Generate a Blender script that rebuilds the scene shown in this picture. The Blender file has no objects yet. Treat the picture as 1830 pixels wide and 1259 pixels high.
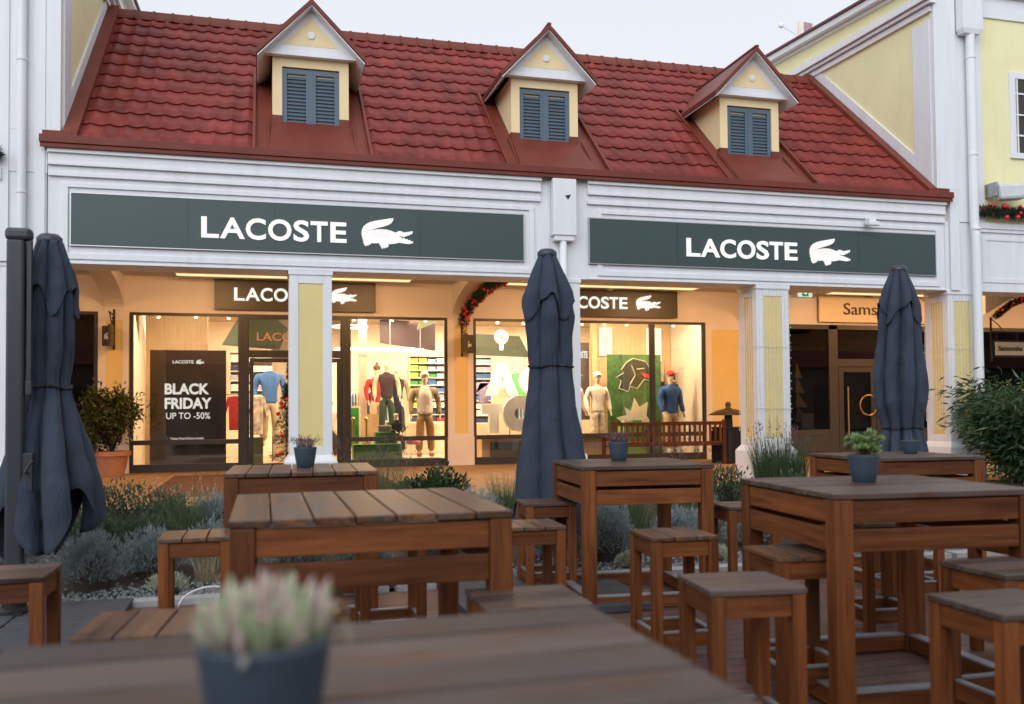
import bpy, bmesh, math, random
from mathutils import Vector, Matrix
import numpy as np
random.seed(7); np.random.seed(7)
D = bpy.data
SC = bpy.context.scene
COL = SC.collection
rad = math.radians
# ---------------------------------------------------------------- camera
H = 1.55; YAW = .26503; PIT = .02985; ROL = -.00905
fw = Vector((math.sin(YAW)*math.cos(PIT), math.cos(YAW)*math.cos(PIT), math.sin(PIT)))
r0 = Vector((math.cos(YAW), -math.sin(YAW), 0)); u0 = r0.cross(fw)
rt = r0*math.cos(ROL)+u0*math.sin(ROL); up = rt.cross(fw)
cd = D.cameras.new('camera'); cam = D.objects.new('camera', cd); COL.objects.link(cam)
M = Matrix.Identity(4)
for i in range(3):
    M[i][0] = rt[i]; M[i][1] = up[i]; M[i][2] = -fw[i]
M[2][3] = H
cam.matrix_world = M
cd.sensor_width = 36; cd.lens = 1633.6/1830*36; cd.shift_y = 56.6/1830
cd.clip_start = .05; cd.clip_end = 2000
cd.dof.use_dof = True; cd.dof.focus_distance = 13.5; cd.dof.aperture_fstop = 1.7
SC.camera = cam
# ---------------------------------------------------------------- world, sun, exposure
w = D.worlds.new('World'); SC.world = w; w.use_nodes = True
nt = w.node_tree; nt.nodes.clear()
out = nt.nodes.new('ShaderNodeOutputWorld'); bg = nt.nodes.new('ShaderNodeBackground')
sky = nt.nodes.new('ShaderNodeTexSky'); sky.sky_type = 'NISHITA'; sky.sun_disc = False
sky.sun_elevation = rad(24); sky.sun_rotation = rad(200); sky.altitude = 100; sky.air_density = 1; sky.dust_density = 3
# thin high cloud: pale veil with soft clouds mixed over the clear sky
tc = nt.nodes.new('ShaderNodeTexCoord'); mp = nt.nodes.new('ShaderNodeMapping'); mp.inputs['Scale'].default_value = (1, 1, 3.5)
nz = nt.nodes.new('ShaderNodeTexNoise'); nz.inputs['Scale'].default_value = 1.6; nz.inputs['Detail'].default_value = 5
rp = nt.nodes.new('ShaderNodeValToRGB')
rp.color_ramp.elements[0].position = .3; rp.color_ramp.elements[0].color = (7.8, 8.1, 8.8, 1)
rp.color_ramp.elements[1].position = .7; rp.color_ramp.elements[1].color = (8.6, 8.8, 9.3, 1)
mx = nt.nodes.new('ShaderNodeMixRGB'); mx.inputs[0].default_value = .90
bg.inputs[1].default_value = .1
nt.links.new(tc.outputs['Generated'], mp.inputs[0]); nt.links.new(mp.outputs[0], nz.inputs[0]); nt.links.new(nz.outputs[0], rp.inputs[0])
nt.links.new(sky.outputs[0], mx.inputs[1]); nt.links.new(rp.outputs[0], mx.inputs[2])
nt.links.new(mx.outputs[0], bg.inputs[0]); nt.links.new(bg.outputs[0], out.inputs[0])
sl = D.lights.new('sun', 'SUN'); sl.energy = 1.8; sl.angle = rad(70); sl.color = (.86, .93, 1)
so = D.objects.new('sun', sl); COL.objects.link(so)
sd = Vector((-.50*math.cos(rad(28)), -.866*math.cos(rad(28)), math.sin(rad(28))))   # towards the sun: behind the camera
so.rotation_euler = sd.to_track_quat('Z', 'Y').to_euler()
SC.view_settings.view_transform = 'Standard'; SC.view_settings.look = 'None'
SC.view_settings.exposure = .15; SC.view_settings.gamma = 1
SC.render.engine = 'CYCLES'
SC.cycles.max_bounces = 6; SC.cycles.transparent_max_bounces = 12; SC.cycles.glossy_bounces = 3; SC.cycles.diffuse_bounces = 3
SC.cycles.caustics_reflective = False; SC.cycles.caustics_refractive = False
SC.cycles.use_denoising = True; SC.cycles.sample_clamp_indirect = 4
# ---------------------------------------------------------------- helpers: objects
def tag(o, label=None, cat=None, group=None, kind=None):
    if label: o['label'] = label
    if cat: o['category'] = cat
    if group: o['group'] = group
    if kind: o['kind'] = kind
    return o
def thing(name, label, cat, loc=(0, 0, 0), rz=0, group=None):
    o = D.objects.new(name, None); COL.objects.link(o); o.location = loc; o.rotation_euler = (0, 0, rz)
    o.empty_display_size = .1
    return tag(o, label, cat, group)
class MB:
    def __init__(s): s.v = []; s.f = []; s.m = []; s.r = []
    def add(s, vs, fs, mi=0, r=None):
        k = len(s.v); s.v += [tuple(p) for p in vs]; s.f += [tuple(i+k for i in f) for f in fs]
        s.m += [mi]*len(fs); r = random.random() if r is None else r; s.r += [r]*len(fs); return s
    def box(s, x0, x1, y0, y1, z0, z1, mi=0, r=None):
        return s.add([(x0, y0, z0), (x1, y0, z0), (x1, y1, z0), (x0, y1, z0), (x0, y0, z1), (x1, y0, z1), (x1, y1, z1), (x0, y1, z1)],
              [(0, 3, 2, 1), (4, 5, 6, 7), (0, 1, 5, 4), (1, 2, 6, 5), (2, 3, 7, 6), (3, 0, 4, 7)], mi, r)
    def prism(s, poly, ax, a, b, mi=0):      # polygon extruded along an axis: 'x' takes (y,z), 'y' takes (x,z), 'z' takes (x,y)
        n = len(poly)
        P = lambda p, t: {'x': (t, p[0], p[1]), 'y': (p[0], t, p[1]), 'z': (p[0], p[1], t)}[ax]
        vs = [P(p, a) for p in poly]+[P(p, b) for p in poly]
        return s.add(vs, [tuple(range(n))[::-1], tuple(range(n, 2*n))]+[(i, (i+1) % n, (i+1) % n+n, i+n) for i in range(n)], mi)
    def hex(s, b, t, mi=0):
        return s.add(list(b)+list(t), [(0, 3, 2, 1), (4, 5, 6, 7), (0, 1, 5, 4), (1, 2, 6, 5), (2, 3, 7, 6), (3, 0, 4, 7)], mi)
    def quad(s, a, b, c, d, mi=0): return s.add([a, b, c, d], [(0, 1, 2, 3)], mi)
    def lathe(s, prof, c=(0, 0, 0), n=24, mi=0, cap=True, sx=1, sy=1):
        vs = []; k = len(prof)
        for r, z in prof:
            for i in range(n):
                a = 2*math.pi*i/n; vs.append((c[0]+r*math.cos(a)*sx, c[1]+r*math.sin(a)*sy, c[2]+z))
        fs = [(j*n+i, j*n+(i+1) % n, (j+1)*n+(i+1) % n, (j+1)*n+i) for j in range(k-1) for i in range(n)]
        if cap: fs += [tuple(range(n))[::-1], tuple(range((k-1)*n, k*n))]
        return s.add(vs, fs, mi)
    def tube(s, pts, r, n=8, mi=0):
        pts = [Vector(p) for p in pts]; vs = []; m = len(pts)
        rr = r if isinstance(r, (list, tuple)) else [r]*m
        u = None
        for i, p in enumerate(pts):
            t = (pts[min(i+1, m-1)]-pts[max(i-1, 0)]).normalized()
            if u is None: u = t.orthogonal().normalized()
            u = (u-t*u.dot(t)).normalized(); v = t.cross(u)
            for k in range(n):
                a = 2*math.pi*k/n; q = p+u*math.cos(a)*rr[i]+v*math.sin(a)*rr[i]; vs.append(tuple(q))
        fs = [(j*n+i, j*n+(i+1) % n, (j+1)*n+(i+1) % n, (j+1)*n+i) for j in range(m-1) for i in range(n)]
        fs += [tuple(range(n))[::-1], tuple(range((m-1)*n, m*n))]
        return s.add(vs, fs, mi)
    def ball(s, c, r, mi=0, n=10, k=6, sz=1):
        prof = [(max(.001, r*math.sin(math.pi*i/k)), -r*sz*math.cos(math.pi*i/k)) for i in range(k+1)]
        return s.lathe(prof, c, n, mi)
    def build(s, name, mats, parent=None, smooth=False, bevel=0, label=None, loc=None):
        me = D.meshes.new(name); me.from_pydata(s.v, [], s.f)
        mats = mats if isinstance(mats, (list, tuple)) else [mats]
        for m in mats: me.materials.append(m)
        if len(mats) > 1: me.polygons.foreach_set('material_index', s.m)
        at = me.attributes.new('rnd', 'FLOAT', 'FACE'); at.data.foreach_set('value', s.r)
        if smooth: me.polygons.foreach_set('use_smooth', [True]*len(me.polygons))
        me.update()
        o = D.objects.new(name, me); COL.objects.link(o)
        if parent is not None: o.parent = parent
        if loc: o.location = loc
        if bevel:
            b = o.modifiers.new('bevel', 'BEVEL'); b.width = bevel; b.segments = 2; b.limit_method = 'ANGLE'; b.angle_limit = rad(40)
        if label: o['label'] = label
        return o
def npmesh(name, V, F, mat, parent=None, rnd=None, smooth=False):
    V = np.asarray(V, np.float32); F = np.asarray(F, np.int32); n = F.shape[1]
    me = D.meshes.new(name); me.vertices.add(len(V)); me.vertices.foreach_set('co', V.ravel())
    me.loops.add(F.size); me.loops.foreach_set('vertex_index', F.ravel())
    me.polygons.add(len(F)); me.polygons.foreach_set('loop_start', np.arange(0, F.size, n, dtype=np.int32))
    me.polygons.foreach_set('loop_total', np.full(len(F), n, np.int32))
    me.materials.append(mat)
    at = me.attributes.new('rnd', 'FLOAT', 'FACE')
    at.data.foreach_set('value', (np.random.rand(len(F)) if rnd is None else rnd).astype(np.float32))
    if smooth: me.polygons.foreach_set('use_smooth', np.ones(len(F), bool))
    me.update(calc_edges=True); me.validate()
    o = D.objects.new(name, me); COL.objects.link(o)
    if parent is not None: o.parent = parent
    return o
# ---------------------------------------------------------------- helpers: materials
def nodes(name):
    m = D.materials.new(name); m.use_nodes = True; t = m.node_tree; b = t.nodes['Principled BSDF']; return m, t, b
def N(t, kind, **kw):
    n = t.nodes.new(kind)
    for k, v in kw.items():
        if k in n.inputs.keys() if isinstance(k, str) else False: n.inputs[k].default_value = v
        else: setattr(n, k, v)
    return n
def mat(name, col, rough=.6, noise=.08, scale=6, bump=0, bscale=60, metal=0, spec=.5, rnd=0, stretch=(1, 1, 1), detail=4, stain=None):
    """painted / plain surface: base colour with soft tonal unevenness and fine bump"""
    m, t, b = nodes(name)
    b.inputs['Roughness'].default_value = rough; b.inputs['Metallic'].default_value = metal
    b.inputs['Specular IOR Level'].default_value = spec
    c = N(t, 'ShaderNodeTexCoord'); mp = N(t, 'ShaderNodeMapping'); mp.inputs['Scale'].default_value = stretch
    t.links.new(c.outputs['Object'], mp.inputs[0])
    n = N(t, 'ShaderNodeTexNoise'); n.inputs['Scale'].default_value = scale; n.inputs['Detail'].default_value = detail
    t.links.new(mp.outputs[0], n.inputs[0])
    hsv = N(t, 'ShaderNodeHueSaturation'); hsv.inputs['Color'].default_value = (*col, 1)
    mr = N(t, 'ShaderNodeMapRange'); mr.inputs[1].default_value = .25; mr.inputs[2].default_value = .75
    mr.inputs[3].default_value = 1-noise; mr.inputs[4].default_value = 1+noise
    t.links.new(n.outputs[0], mr.inputs[0]); v = mr.outputs[0]
    if rnd:
        a = N(t, 'ShaderNodeAttribute'); a.attribute_name = 'rnd'
        m2 = N(t, 'ShaderNodeMapRange'); m2.inputs[3].default_value = 1-rnd; m2.inputs[4].default_value = 1+rnd
        t.links.new(a.outputs['Fac'], m2.inputs[0])
        mu = N(t, 'ShaderNodeMath', operation='MULTIPLY'); t.links.new(v, mu.inputs[0]); t.links.new(m2.outputs[0], mu.inputs[1]); v = mu.outputs[0]
    t.links.new(v, hsv.inputs['Value']); t.links.new(hsv.outputs[0], b.inputs['Base Color'])
    if stain:      # weather streaks running down the surface
        ms = N(t, 'ShaderNodeMapping'); ms.inputs['Scale'].default_value = (5, 5, .45); t.links.new(c.outputs['Object'], ms.inputs[0])
        n5 = N(t, 'ShaderNodeTexNoise'); n5.inputs['Scale'].default_value = 1; n5.inputs['Detail'].default_value = 7; n5.inputs['Roughness'].default_value = .65; t.links.new(ms.outputs[0], n5.inputs[0])
        r5 = N(t, 'ShaderNodeMapRange'); r5.inputs[1].default_value = .52; r5.inputs[2].default_value = .78; r5.inputs[4].default_value = .55; t.links.new(n5.outputs[0], r5.inputs[0])
        m5 = N(t, 'ShaderNodeMixRGB'); m5.inputs[2].default_value = (*stain, 1); t.links.new(r5.outputs[0], m5.inputs[0]); t.links.new(hsv.outputs[0], m5.inputs[1]); t.links.new(m5.outputs[0], b.inputs['Base Color'])
    if bump:
        n2 = N(t, 'ShaderNodeTexNoise'); n2.inputs['Scale'].default_value = bscale; n2.inputs['Detail'].default_value = 3
        t.links.new(mp.outputs[0], n2.inputs[0])
        bp = N(t, 'ShaderNodeBump'); bp.inputs['Strength'].default_value = bump; bp.inputs['Distance'].default_value = .01
        t.links.new(n2.outputs[0], bp.inputs['Height']); t.links.new(bp.outputs[0], b.inputs['Normal'])
    return m
def wood(name, axis, c1, c2, c3=None, rough=.5, wear=0, scl=1):
    """board timber: grain runs along the given axis, tone shifts from board to board; c3 = silvered wear patches"""
    m, t, b = nodes(name); b.inputs['Specular IOR Level'].default_value = .32
    c = N(t, 'ShaderNodeTexCoord'); a = N(t, 'ShaderNodeAttribute'); a.attribute_name = 'rnd'
    ad = N(t, 'ShaderNodeVectorMath', operation='ADD'); sc = N(t, 'ShaderNodeVectorMath', operation='SCALE')
    sc.inputs[0].default_value = (13.1, 7.7, 23.3); t.links.new(a.outputs['Fac'], sc.inputs['Scale'])
    oi = N(t, 'ShaderNodeObjectInfo'); s2 = N(t, 'ShaderNodeVectorMath', operation='SCALE'); s2.inputs[0].default_value = (31., 17., 5.)
    t.links.new(oi.outputs['Random'], s2.inputs['Scale'])
    a2 = N(t, 'ShaderNodeVectorMath', operation='ADD'); t.links.new(sc.outputs[0], a2.inputs[0]); t.links.new(s2.outputs[0], a2.inputs[1])
    t.links.new(c.outputs['Object'], ad.inputs[0]); t.links.new(a2.outputs[0], ad.inputs[1])
    mp = N(t, 'ShaderNodeMapping'); s = [26*scl]*3; s['xyz'.index(axis)] = 1.6*scl; mp.inputs['Scale'].default_value = s
    t.links.new(ad.outputs[0], mp.inputs[0])
    n = N(t, 'ShaderNodeTexNoise'); n.inputs['Scale'].default_value = 1; n.inputs['Detail'].default_value = 8; n.inputs['Roughness'].default_value = .65; n.inputs['Distortion'].default_value = .5
    t.links.new(mp.outputs[0], n.inputs[0])
    r = N(t, 'ShaderNodeValToRGB'); r.color_ramp.elements[0].position = .32; r.color_ramp.elements[0].color = (*c1, 1)
    r.color_ramp.elements[1].position = .68; r.color_ramp.elements[1].color = (*c2, 1)
    t.links.new(n.outputs[0], r.inputs[0]); col = r.outputs[0]
    if c3:
        n3 = N(t, 'ShaderNodeTexNoise'); n3.inputs['Scale'].default_value = 4.2; n3.inputs['Detail'].default_value = 6; n3.inputs['Roughness'].default_value = .6
        mp3 = N(t, 'ShaderNodeMapping'); s = [1.6]*3; s['xyz'.index(axis)] = .7; mp3.inputs['Scale'].default_value = s
        t.links.new(ad.outputs[0], mp3.inputs[0]); t.links.new(mp3.outputs[0], n3.inputs[0])
        r3 = N(t, 'ShaderNodeMapRange'); r3.inputs[1].default_value = .55-wear*.25; r3.inputs[2].default_value = .72-wear*.25
        t.links.new(n3.outputs[0], r3.inputs[0])
        mx = N(t, 'ShaderNodeMixRGB'); mx.inputs[2].default_value = (*c3, 1)
        mm = N(t, 'ShaderNodeMath', operation='MULTIPLY'); mm.inputs[1].default_value = .85
        t.links.new(r3.outputs[0], mm.inputs[0]); t.links.new(mm.outputs[0], mx.inputs[0]); t.links.new(col, mx.inputs[1])
        m4 = N(t, 'ShaderNodeMixRGB', blend_type='MULTIPLY'); m4.inputs[0].default_value = .6
        t.links.new(mx.outputs[0], m4.inputs[1]); t.links.new(n.outputs[0], m4.inputs[2]); col = m4.outputs[0]
    h = N(t, 'ShaderNodeHueSaturation'); mr = N(t, 'ShaderNodeMapRange'); mr.inputs[3].default_value = .66; mr.inputs[4].default_value = 1.30
    t.links.new(a.outputs['Fac'], mr.inputs[0]); t.links.new(mr.outputs[0], h.inputs['Value']); t.links.new(col, h.inputs['Color'])
    t.links.new(h.outputs[0], b.inputs['Base Color'])
    rr = N(t, 'ShaderNodeMapRange'); rr.inputs[3].default_value = rough-.1; rr.inputs[4].default_value = rough+.15
    t.links.new(n.outputs[0], rr.inputs[0]); t.links.new(rr.outputs[0], b.inputs['Roughness'])
    bp = N(t, 'ShaderNodeBump'); bp.inputs['Strength'].default_value = .35; bp.inputs['Distance'].default_value = .004
    t.links.new(n.outputs[0], bp.inputs['Height']); t.links.new(bp.outputs[0], b.inputs['Normal'])
    return m
def emit(name, col, s):
    m = D.materials.new(name); m.use_nodes = True; t = m.node_tree; t.nodes.clear()
    o = t.nodes.new('ShaderNodeOutputMaterial'); e = t.nodes.new('ShaderNodeEmission')
    e.inputs[0].default_value = (*col, 1); e.inputs[1].default_value = s; t.links.new(e.outputs[0], o.inputs[0]); return m
def glassmat(name, tint=(1, 1, 1), refl=1.75):
    m = D.materials.new(name); m.use_nodes = True; t = m.node_tree; t.nodes.clear()
    o = t.nodes.new('ShaderNodeOutputMaterial'); tr = t.nodes.new('ShaderNodeBsdfTransparent'); g = t.nodes.new('ShaderNodeBsdfGlossy')
    g.inputs['Roughness'].default_value = 0.0; tr.inputs[0].default_value = (*tint, 1)
    f = t.nodes.new('ShaderNodeFresnel'); f.inputs[0].default_value = refl
    mx = t.nodes.new('ShaderNodeMixShader'); t.links.new(f.outputs[0], mx.inputs[0]); t.links.new(tr.outputs[0], mx.inputs[1]); t.links.new(g.outputs[0], mx.inputs[2])
    t.links.new(mx.outputs[0], o.inputs[0]); return m
WHITE = mat('white_paint', (.78, .79, .815), .5, .04, 2.6, .06, 40, stretch=(3.5, 3.5, .35), detail=6, stain=(.62, .62, .60))
WHITEIN = mat('arcade_plaster', (.78, .74, .68), .8, .04, 2, .05, 80)
CEIL = mat('arcade_ceiling', (.55, .52, .48), .8, .04, 2)
YELLOW = mat('yellow_render', (.86, .80, .47), .85, .05, 1.4, .12, 160, stain=(.74, .68, .42))
PANELY = mat('yellow_panel', (.78, .62, .27), .7, .04, 3, .04, 120)
CREAM = mat('cream_render', (.86, .68, .40), .85, .05, 2, .12, 160, stain=(.72, .56, .34))
ROOF = mat('red_roof_tile', (.20, .029, .022), .5, .24, 2.2, .05, 90, rnd=.20, spec=.25, stain=(.155, .031, .024))
FLASH = mat('red_sheet_metal', (.175, .036, .022), .5, .18, 2.5, .02, 30, spec=.3, stain=(.12, .045, .035))
SHUT = mat('blue_grey_paint', (.085, .128, .172), .45, .05, 8)
FRAME = mat('anthracite_frame', (.035, .037, .042), .4, .08, 5)
SIGNG = mat('dark_green_panel', (.040, .068, .068), .38, .05, 1.5)
SIGNB = mat('dark_bronze_panel', (.055, .048, .030), .4, .05, 2)
LETW = mat('white_lettering', (.88, .88, .86), .4, .01)
LETLIT = emit('lit_lettering', (1, .93, .82), 1.0)
GLASS = glassmat('window_glass'); GLASSD = glassmat('tinted_glass', (.66, .64, .62), 1.6)
METAL = mat('brushed_metal', (.45, .46, .48), .35, .08, 12, metal=.9)
GALV = mat('grey_metal_strip', (.27, .28, .31), .4, .12, 10, metal=.35)
POLE = mat('charcoal_aluminium', (.045, .050, .060), .38, .08, 9, metal=.3)
BLACK = mat('black_plastic', (.012, .012, .014), .45, .1, 9)
GOLD = mat('brass', (.62, .42, .16), .28, .06, 9, metal=.9)
POT = mat('slate_blue_pot', (.038, .058, .082), .55, .10, 14, .05, 90)
TERRA = mat('terracotta', (.44, .20, .105), .8, .12, 9, .1, 60)
SOIL = mat('dark_soil', (.045, .034, .026), .95, .35, 26, .8, 60)
WA = (.080, .022, .006); WB = (.215, .068, .017)
WZ = wood('hardwood_leg', 'z', WA, WB); WX = wood('hardwood_rail_across', 'x', WA, WB); WY = wood('hardwood_rail_deep', 'y', WA, WB)
TA = (.075, .032, .018); TB = (.29, .135, .060); TG = (.13, .098, .085)
TX = wood('weathered_top_across', 'x', (.045, .022, .014), (.19, .088, .046), (.115, .088, .078), .42, .75); TY = wood('weathered_top_deep', 'y', TA, TB, TG, .36, .45)
LIGHTWOOD = wood('pale_oak', 'z', (.50, .33, .17), (.66, .47, .27), rough=.5)
# woven umbrella cloth
def cloth(name, col):
    m, t, b = nodes(name); b.inputs['Roughness'].default_value = .85; b.inputs['Sheen Weight'].default_value = .04; b.inputs['Specular IOR Level'].default_value = .25
    c = N(t, 'ShaderNodeTexCoord'); n = N(t, 'ShaderNodeTexNoise'); n.inputs['Scale'].default_value = 420; n.inputs['Detail'].default_value = 2
    t.links.new(c.outputs['Object'], n.inputs[0])
    n2 = N(t, 'ShaderNodeTexNoise'); n2.inputs['Scale'].default_value = 3.5; n2.inputs['Detail'].default_value = 5
    t.links.new(c.outputs['Object'], n2.inputs[0])
    ad = N(t, 'ShaderNodeMath', operation='ADD'); t.links.new(n.outputs[0], ad.inputs[0]); t.links.new(n2.outputs[0], ad.inputs[1])
    mr = N(t, 'ShaderNodeMapRange'); mr.inputs[1].default_value = .6; mr.inputs[2].default_value = 1.4; mr.inputs[3].default_value = .8; mr.inputs[4].default_value = 1.2
    t.links.new(ad.outputs[0], mr.inputs[0]); h = N(t, 'ShaderNodeHueSaturation'); h.inputs['Color'].default_value = (*col, 1)
    t.links.new(mr.outputs[0], h.inputs['Value']); t.links.new(h.outputs[0], b.inputs['Base Color'])
    # crumple
    n3 = N(t, 'ShaderNodeTexNoise'); n3.inputs['Scale'].default_value = 7; n3.inputs['Detail'].default_value = 3; n3.inputs['Distortion'].default_value = .6
    mp = N(t, 'ShaderNodeMapping'); mp.inputs['Scale'].default_value = (2, 2, .55)
    t.links.new(c.outputs['Object'], mp.inputs[0]); t.links.new(mp.outputs[0], n3.inputs[0])
    bp = N(t, 'ShaderNodeBump'); bp.inputs['Strength'].default_value = .55; bp.inputs['Distance'].default_value = .05
    t.links.new(n3.outputs[0], bp.inputs['Height']); t.links.new(bp.outputs[0], b.inputs['Normal'])
    return m
CLOTH = cloth('slate_blue_canvas', (.040, .052, .078))
def leaf(name, col, var=.35, rough=.55, hue=.02):
    m, t, b = nodes(name); b.inputs['Roughness'].default_value = rough
    a = N(t, 'ShaderNodeAttribute'); a.attribute_name = 'rnd'
    mr = N(t, 'ShaderNodeMapRange'); mr.inputs[3].default_value = 1-var; mr.inputs[4].default_value = 1+var
    mh = N(t, 'ShaderNodeMapRange'); mh.inputs[3].default_value = .5-hue; mh.inputs[4].default_value = .5+hue
    h = N(t, 'ShaderNodeHueSaturation'); h.inputs['Color'].default_value = (*col, 1)
    t.links.new(a.outputs['Fac'], mr.inputs[0]); t.links.new(a.outputs['Fac'], mh.inputs[0])
    t.links.new(mr.outputs[0], h.inputs['Value']); t.links.new(mh.outputs[0], h.inputs['Hue']); t.links.new(h.outputs[0], b.inputs['Base Color'])
    tr = N(t, 'ShaderNodeBsdfTranslucent'); t.links.new(h.outputs[0], tr.inputs[0])
    mx = N(t, 'ShaderNodeMixShader'); mx.inputs[0].default_value = .25
    o = [x for x in t.nodes if x.type == 'OUTPUT_MATERIAL'][0]
    t.links.new(b.outputs[0], mx.inputs[1]); t.links.new(tr.outputs[0], mx.inputs[2]); t.links.new(mx.outputs[0], o.inputs[0])
    return m
L_GREY = leaf('silver_grey_leaf', (.245, .295, .295), .4); L_DARK = leaf('dark_green_leaf', (.035, .070, .022), .55, .35)
L_GREEN = leaf('mid_green_leaf', (.066, .090, .045), .5); L_GRASS = leaf('grass_blade', (.10, .145, .065), .45)
L_DRY = leaf('dry_straw', (.42, .35, .22), .35); L_PURP = leaf('purple_flower_spike', (.17, .10, .13), .4)
L_WHITE = leaf('pale_cushion_leaf', (.42, .43, .33), .35); L_FIR = leaf('fir_needle', (.018, .045, .022), .5)
L_BAMB = leaf('bamboo_leaf', (.045, .092, .035), .6, .4); L_LAUR = leaf('laurel_leaf', (.07, .085, .02), .6, .3)
L_SUCC = leaf('succulent_leaf', (.24, .33, .13), .4, .45, .03); L_PINK = leaf('pink_tinged_succulent', (.42, .40, .30), .3, .5, .06)
RED = mat('red_bauble', (.55, .02, .02), .15, .05)
# ---------------------------------------------------------------- helper: text
def text_mesh(s, bold=0.0, shear=0):
    c = D.curves.new('t', 'FONT'); c.body = s; c.offset = bold; c.extrude = 0; c.resolution_u = 4; c.shear = shear
    o = D.objects.new('t', c); COL.objects.link(o); bpy.context.view_layer.update()
    me = D.meshes.new_from_object(o.evaluated_get(bpy.context.evaluated_depsgraph_get()))
    D.objects.remove(o); D.curves.remove(c); return me
def text(name, s, x0, x1, z0, z1, y, m, parent=None, bold=0.0, th=.012):
    """lettering fitted into x0..x1, z0..z1 of a plane facing -Y, with real thickness"""
    me = text_mesh(s, bold); n = len(me.vertices); co = np.empty(n*3); me.vertices.foreach_get('co', co); co = co.reshape(-1, 3)
    mn = co.min(0); mxx = co.max(0)
    V = [(x0+(p[0]-mn[0])/(mxx[0]-mn[0])*(x1-x0), y, z0+(p[1]-mn[1])/(mxx[1]-mn[1])*(z1-z0)) for p in co]
    fs = [tuple(p.vertices) for p in me.polygons]
    bm = bmesh.new(); vs = [bm.verts.new(v) for v in V]
    for f in fs:
        try: bm.faces.new([vs[i] for i in f])
        except ValueError: pass
    r = bmesh.ops.extrude_face_region(bm, geom=bm.faces[:])
    bmesh.ops.translate(bm, vec=(0, th, 0), verts=[g for g in r['geom'] if isinstance(g, bmesh.types.BMVert)])
    bmesh.ops.recalc_face_normals(bm, faces=bm.faces[:])
    me2 = D.meshes.new(name); bm.to_mesh(me2); bm.free(); me2.materials.append(m); D.meshes.remove(me)
    o = D.objects.new(name, me2); COL.objects.link(o)
    if parent is not None: o.parent = parent
    return o
CROC = [(1585,92),(1583,112),(1570,130),(1545,146),(1500,162),(1455,174),(1424,184),(1412,192),(1440,187),(1480,182),(1530,183),(1568,192),(1600,203),(1616,198),(1624,190),(1645,191),(1668,200),(1700,195),(1736,187),(1738,198),(1730,210),(1718,210),(1712,220),(1700,218),(1692,228),(1680,226),(1672,235),(1660,233),(1640,228),(1618,228),(1640,236),(1658,246),(1672,243),(1680,253),(1694,249),(1702,260),(1716,256),(1722,266),(1742,268),(1738,280),(1710,287),(1670,284),(1630,279),(1600,288),(1565,292),(1542,297),(1548,312),(1537,310),(1536,324),(1522,316),(1518,330),(1506,322),(1498,334),(1488,318),(1478,300),(1472,288),(1440,292),(1410,290),(1406,303),(1394,300),(1390,313),(1378,306),(1370,319),(1360,308),(1350,290),(1350,275),(1342,250),(1336,220),(1340,190),(1352,165),(1375,145),(1400,132),(1440,120),(1490,110),(1540,100)]
def croc(name, x0, x1, z0, z1, y, m, parent, th=.012, dots=None):
    mb = MB(); P = []
    for i, (a, b) in enumerate(CROC):
        bb = b
        if i > 0 and i >= 66 and i % 1 == 0: pass
        P.append((x0+(a-1335)/408*(x1-x0), z1-(bb-90)/245*(z1-z0)))
    from mathutils.geometry import tessellate_polygon
    tri = tessellate_polygon([[Vector((p[0], 0, p[1])) for p in P]]); n = len(P)
    mb.add([(p[0], y, p[1]) for p in P]+[(p[0], y+th, p[1]) for p in P], [tuple(q) for q in tri]+[(i, (i+1) % n, (i+1) % n+n, i+n) for i in range(n)])
    if dots:
        for r in range(4):
            for c in range(8):
                if r == 3 and c in (0, 7): continue
                a = 1400+c*21+r*5; b = 200+r*13-abs(c-4)*1.0
                cx = x0+(a-1335)/408*(x1-x0); cz = z1-(b-90)/245*(z1-z0); q = (x1-x0)*.006
                mb.box(cx-q, cx+q, y-.001, y+.001, cz-q*.8, cz+q*.8, 1)
        for k in range(6):
            for r in range(2):
                a = 1362+r*18+k*12*(1-.0*r)-(10 if k < 2 else 0)*0; b = 205-k*13+r*6
                cx = x0+(a-1335)/408*(x1-x0); cz = z1-(b-90)/245*(z1-z0); q = (x1-x0)*.006
                mb.box(cx-q, cx+q, y-.001, y+.001, cz-q*.8, cz+q*.8, 1)
    o = mb.build(name, [m, dots] if dots else m, parent)
    return o
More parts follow.
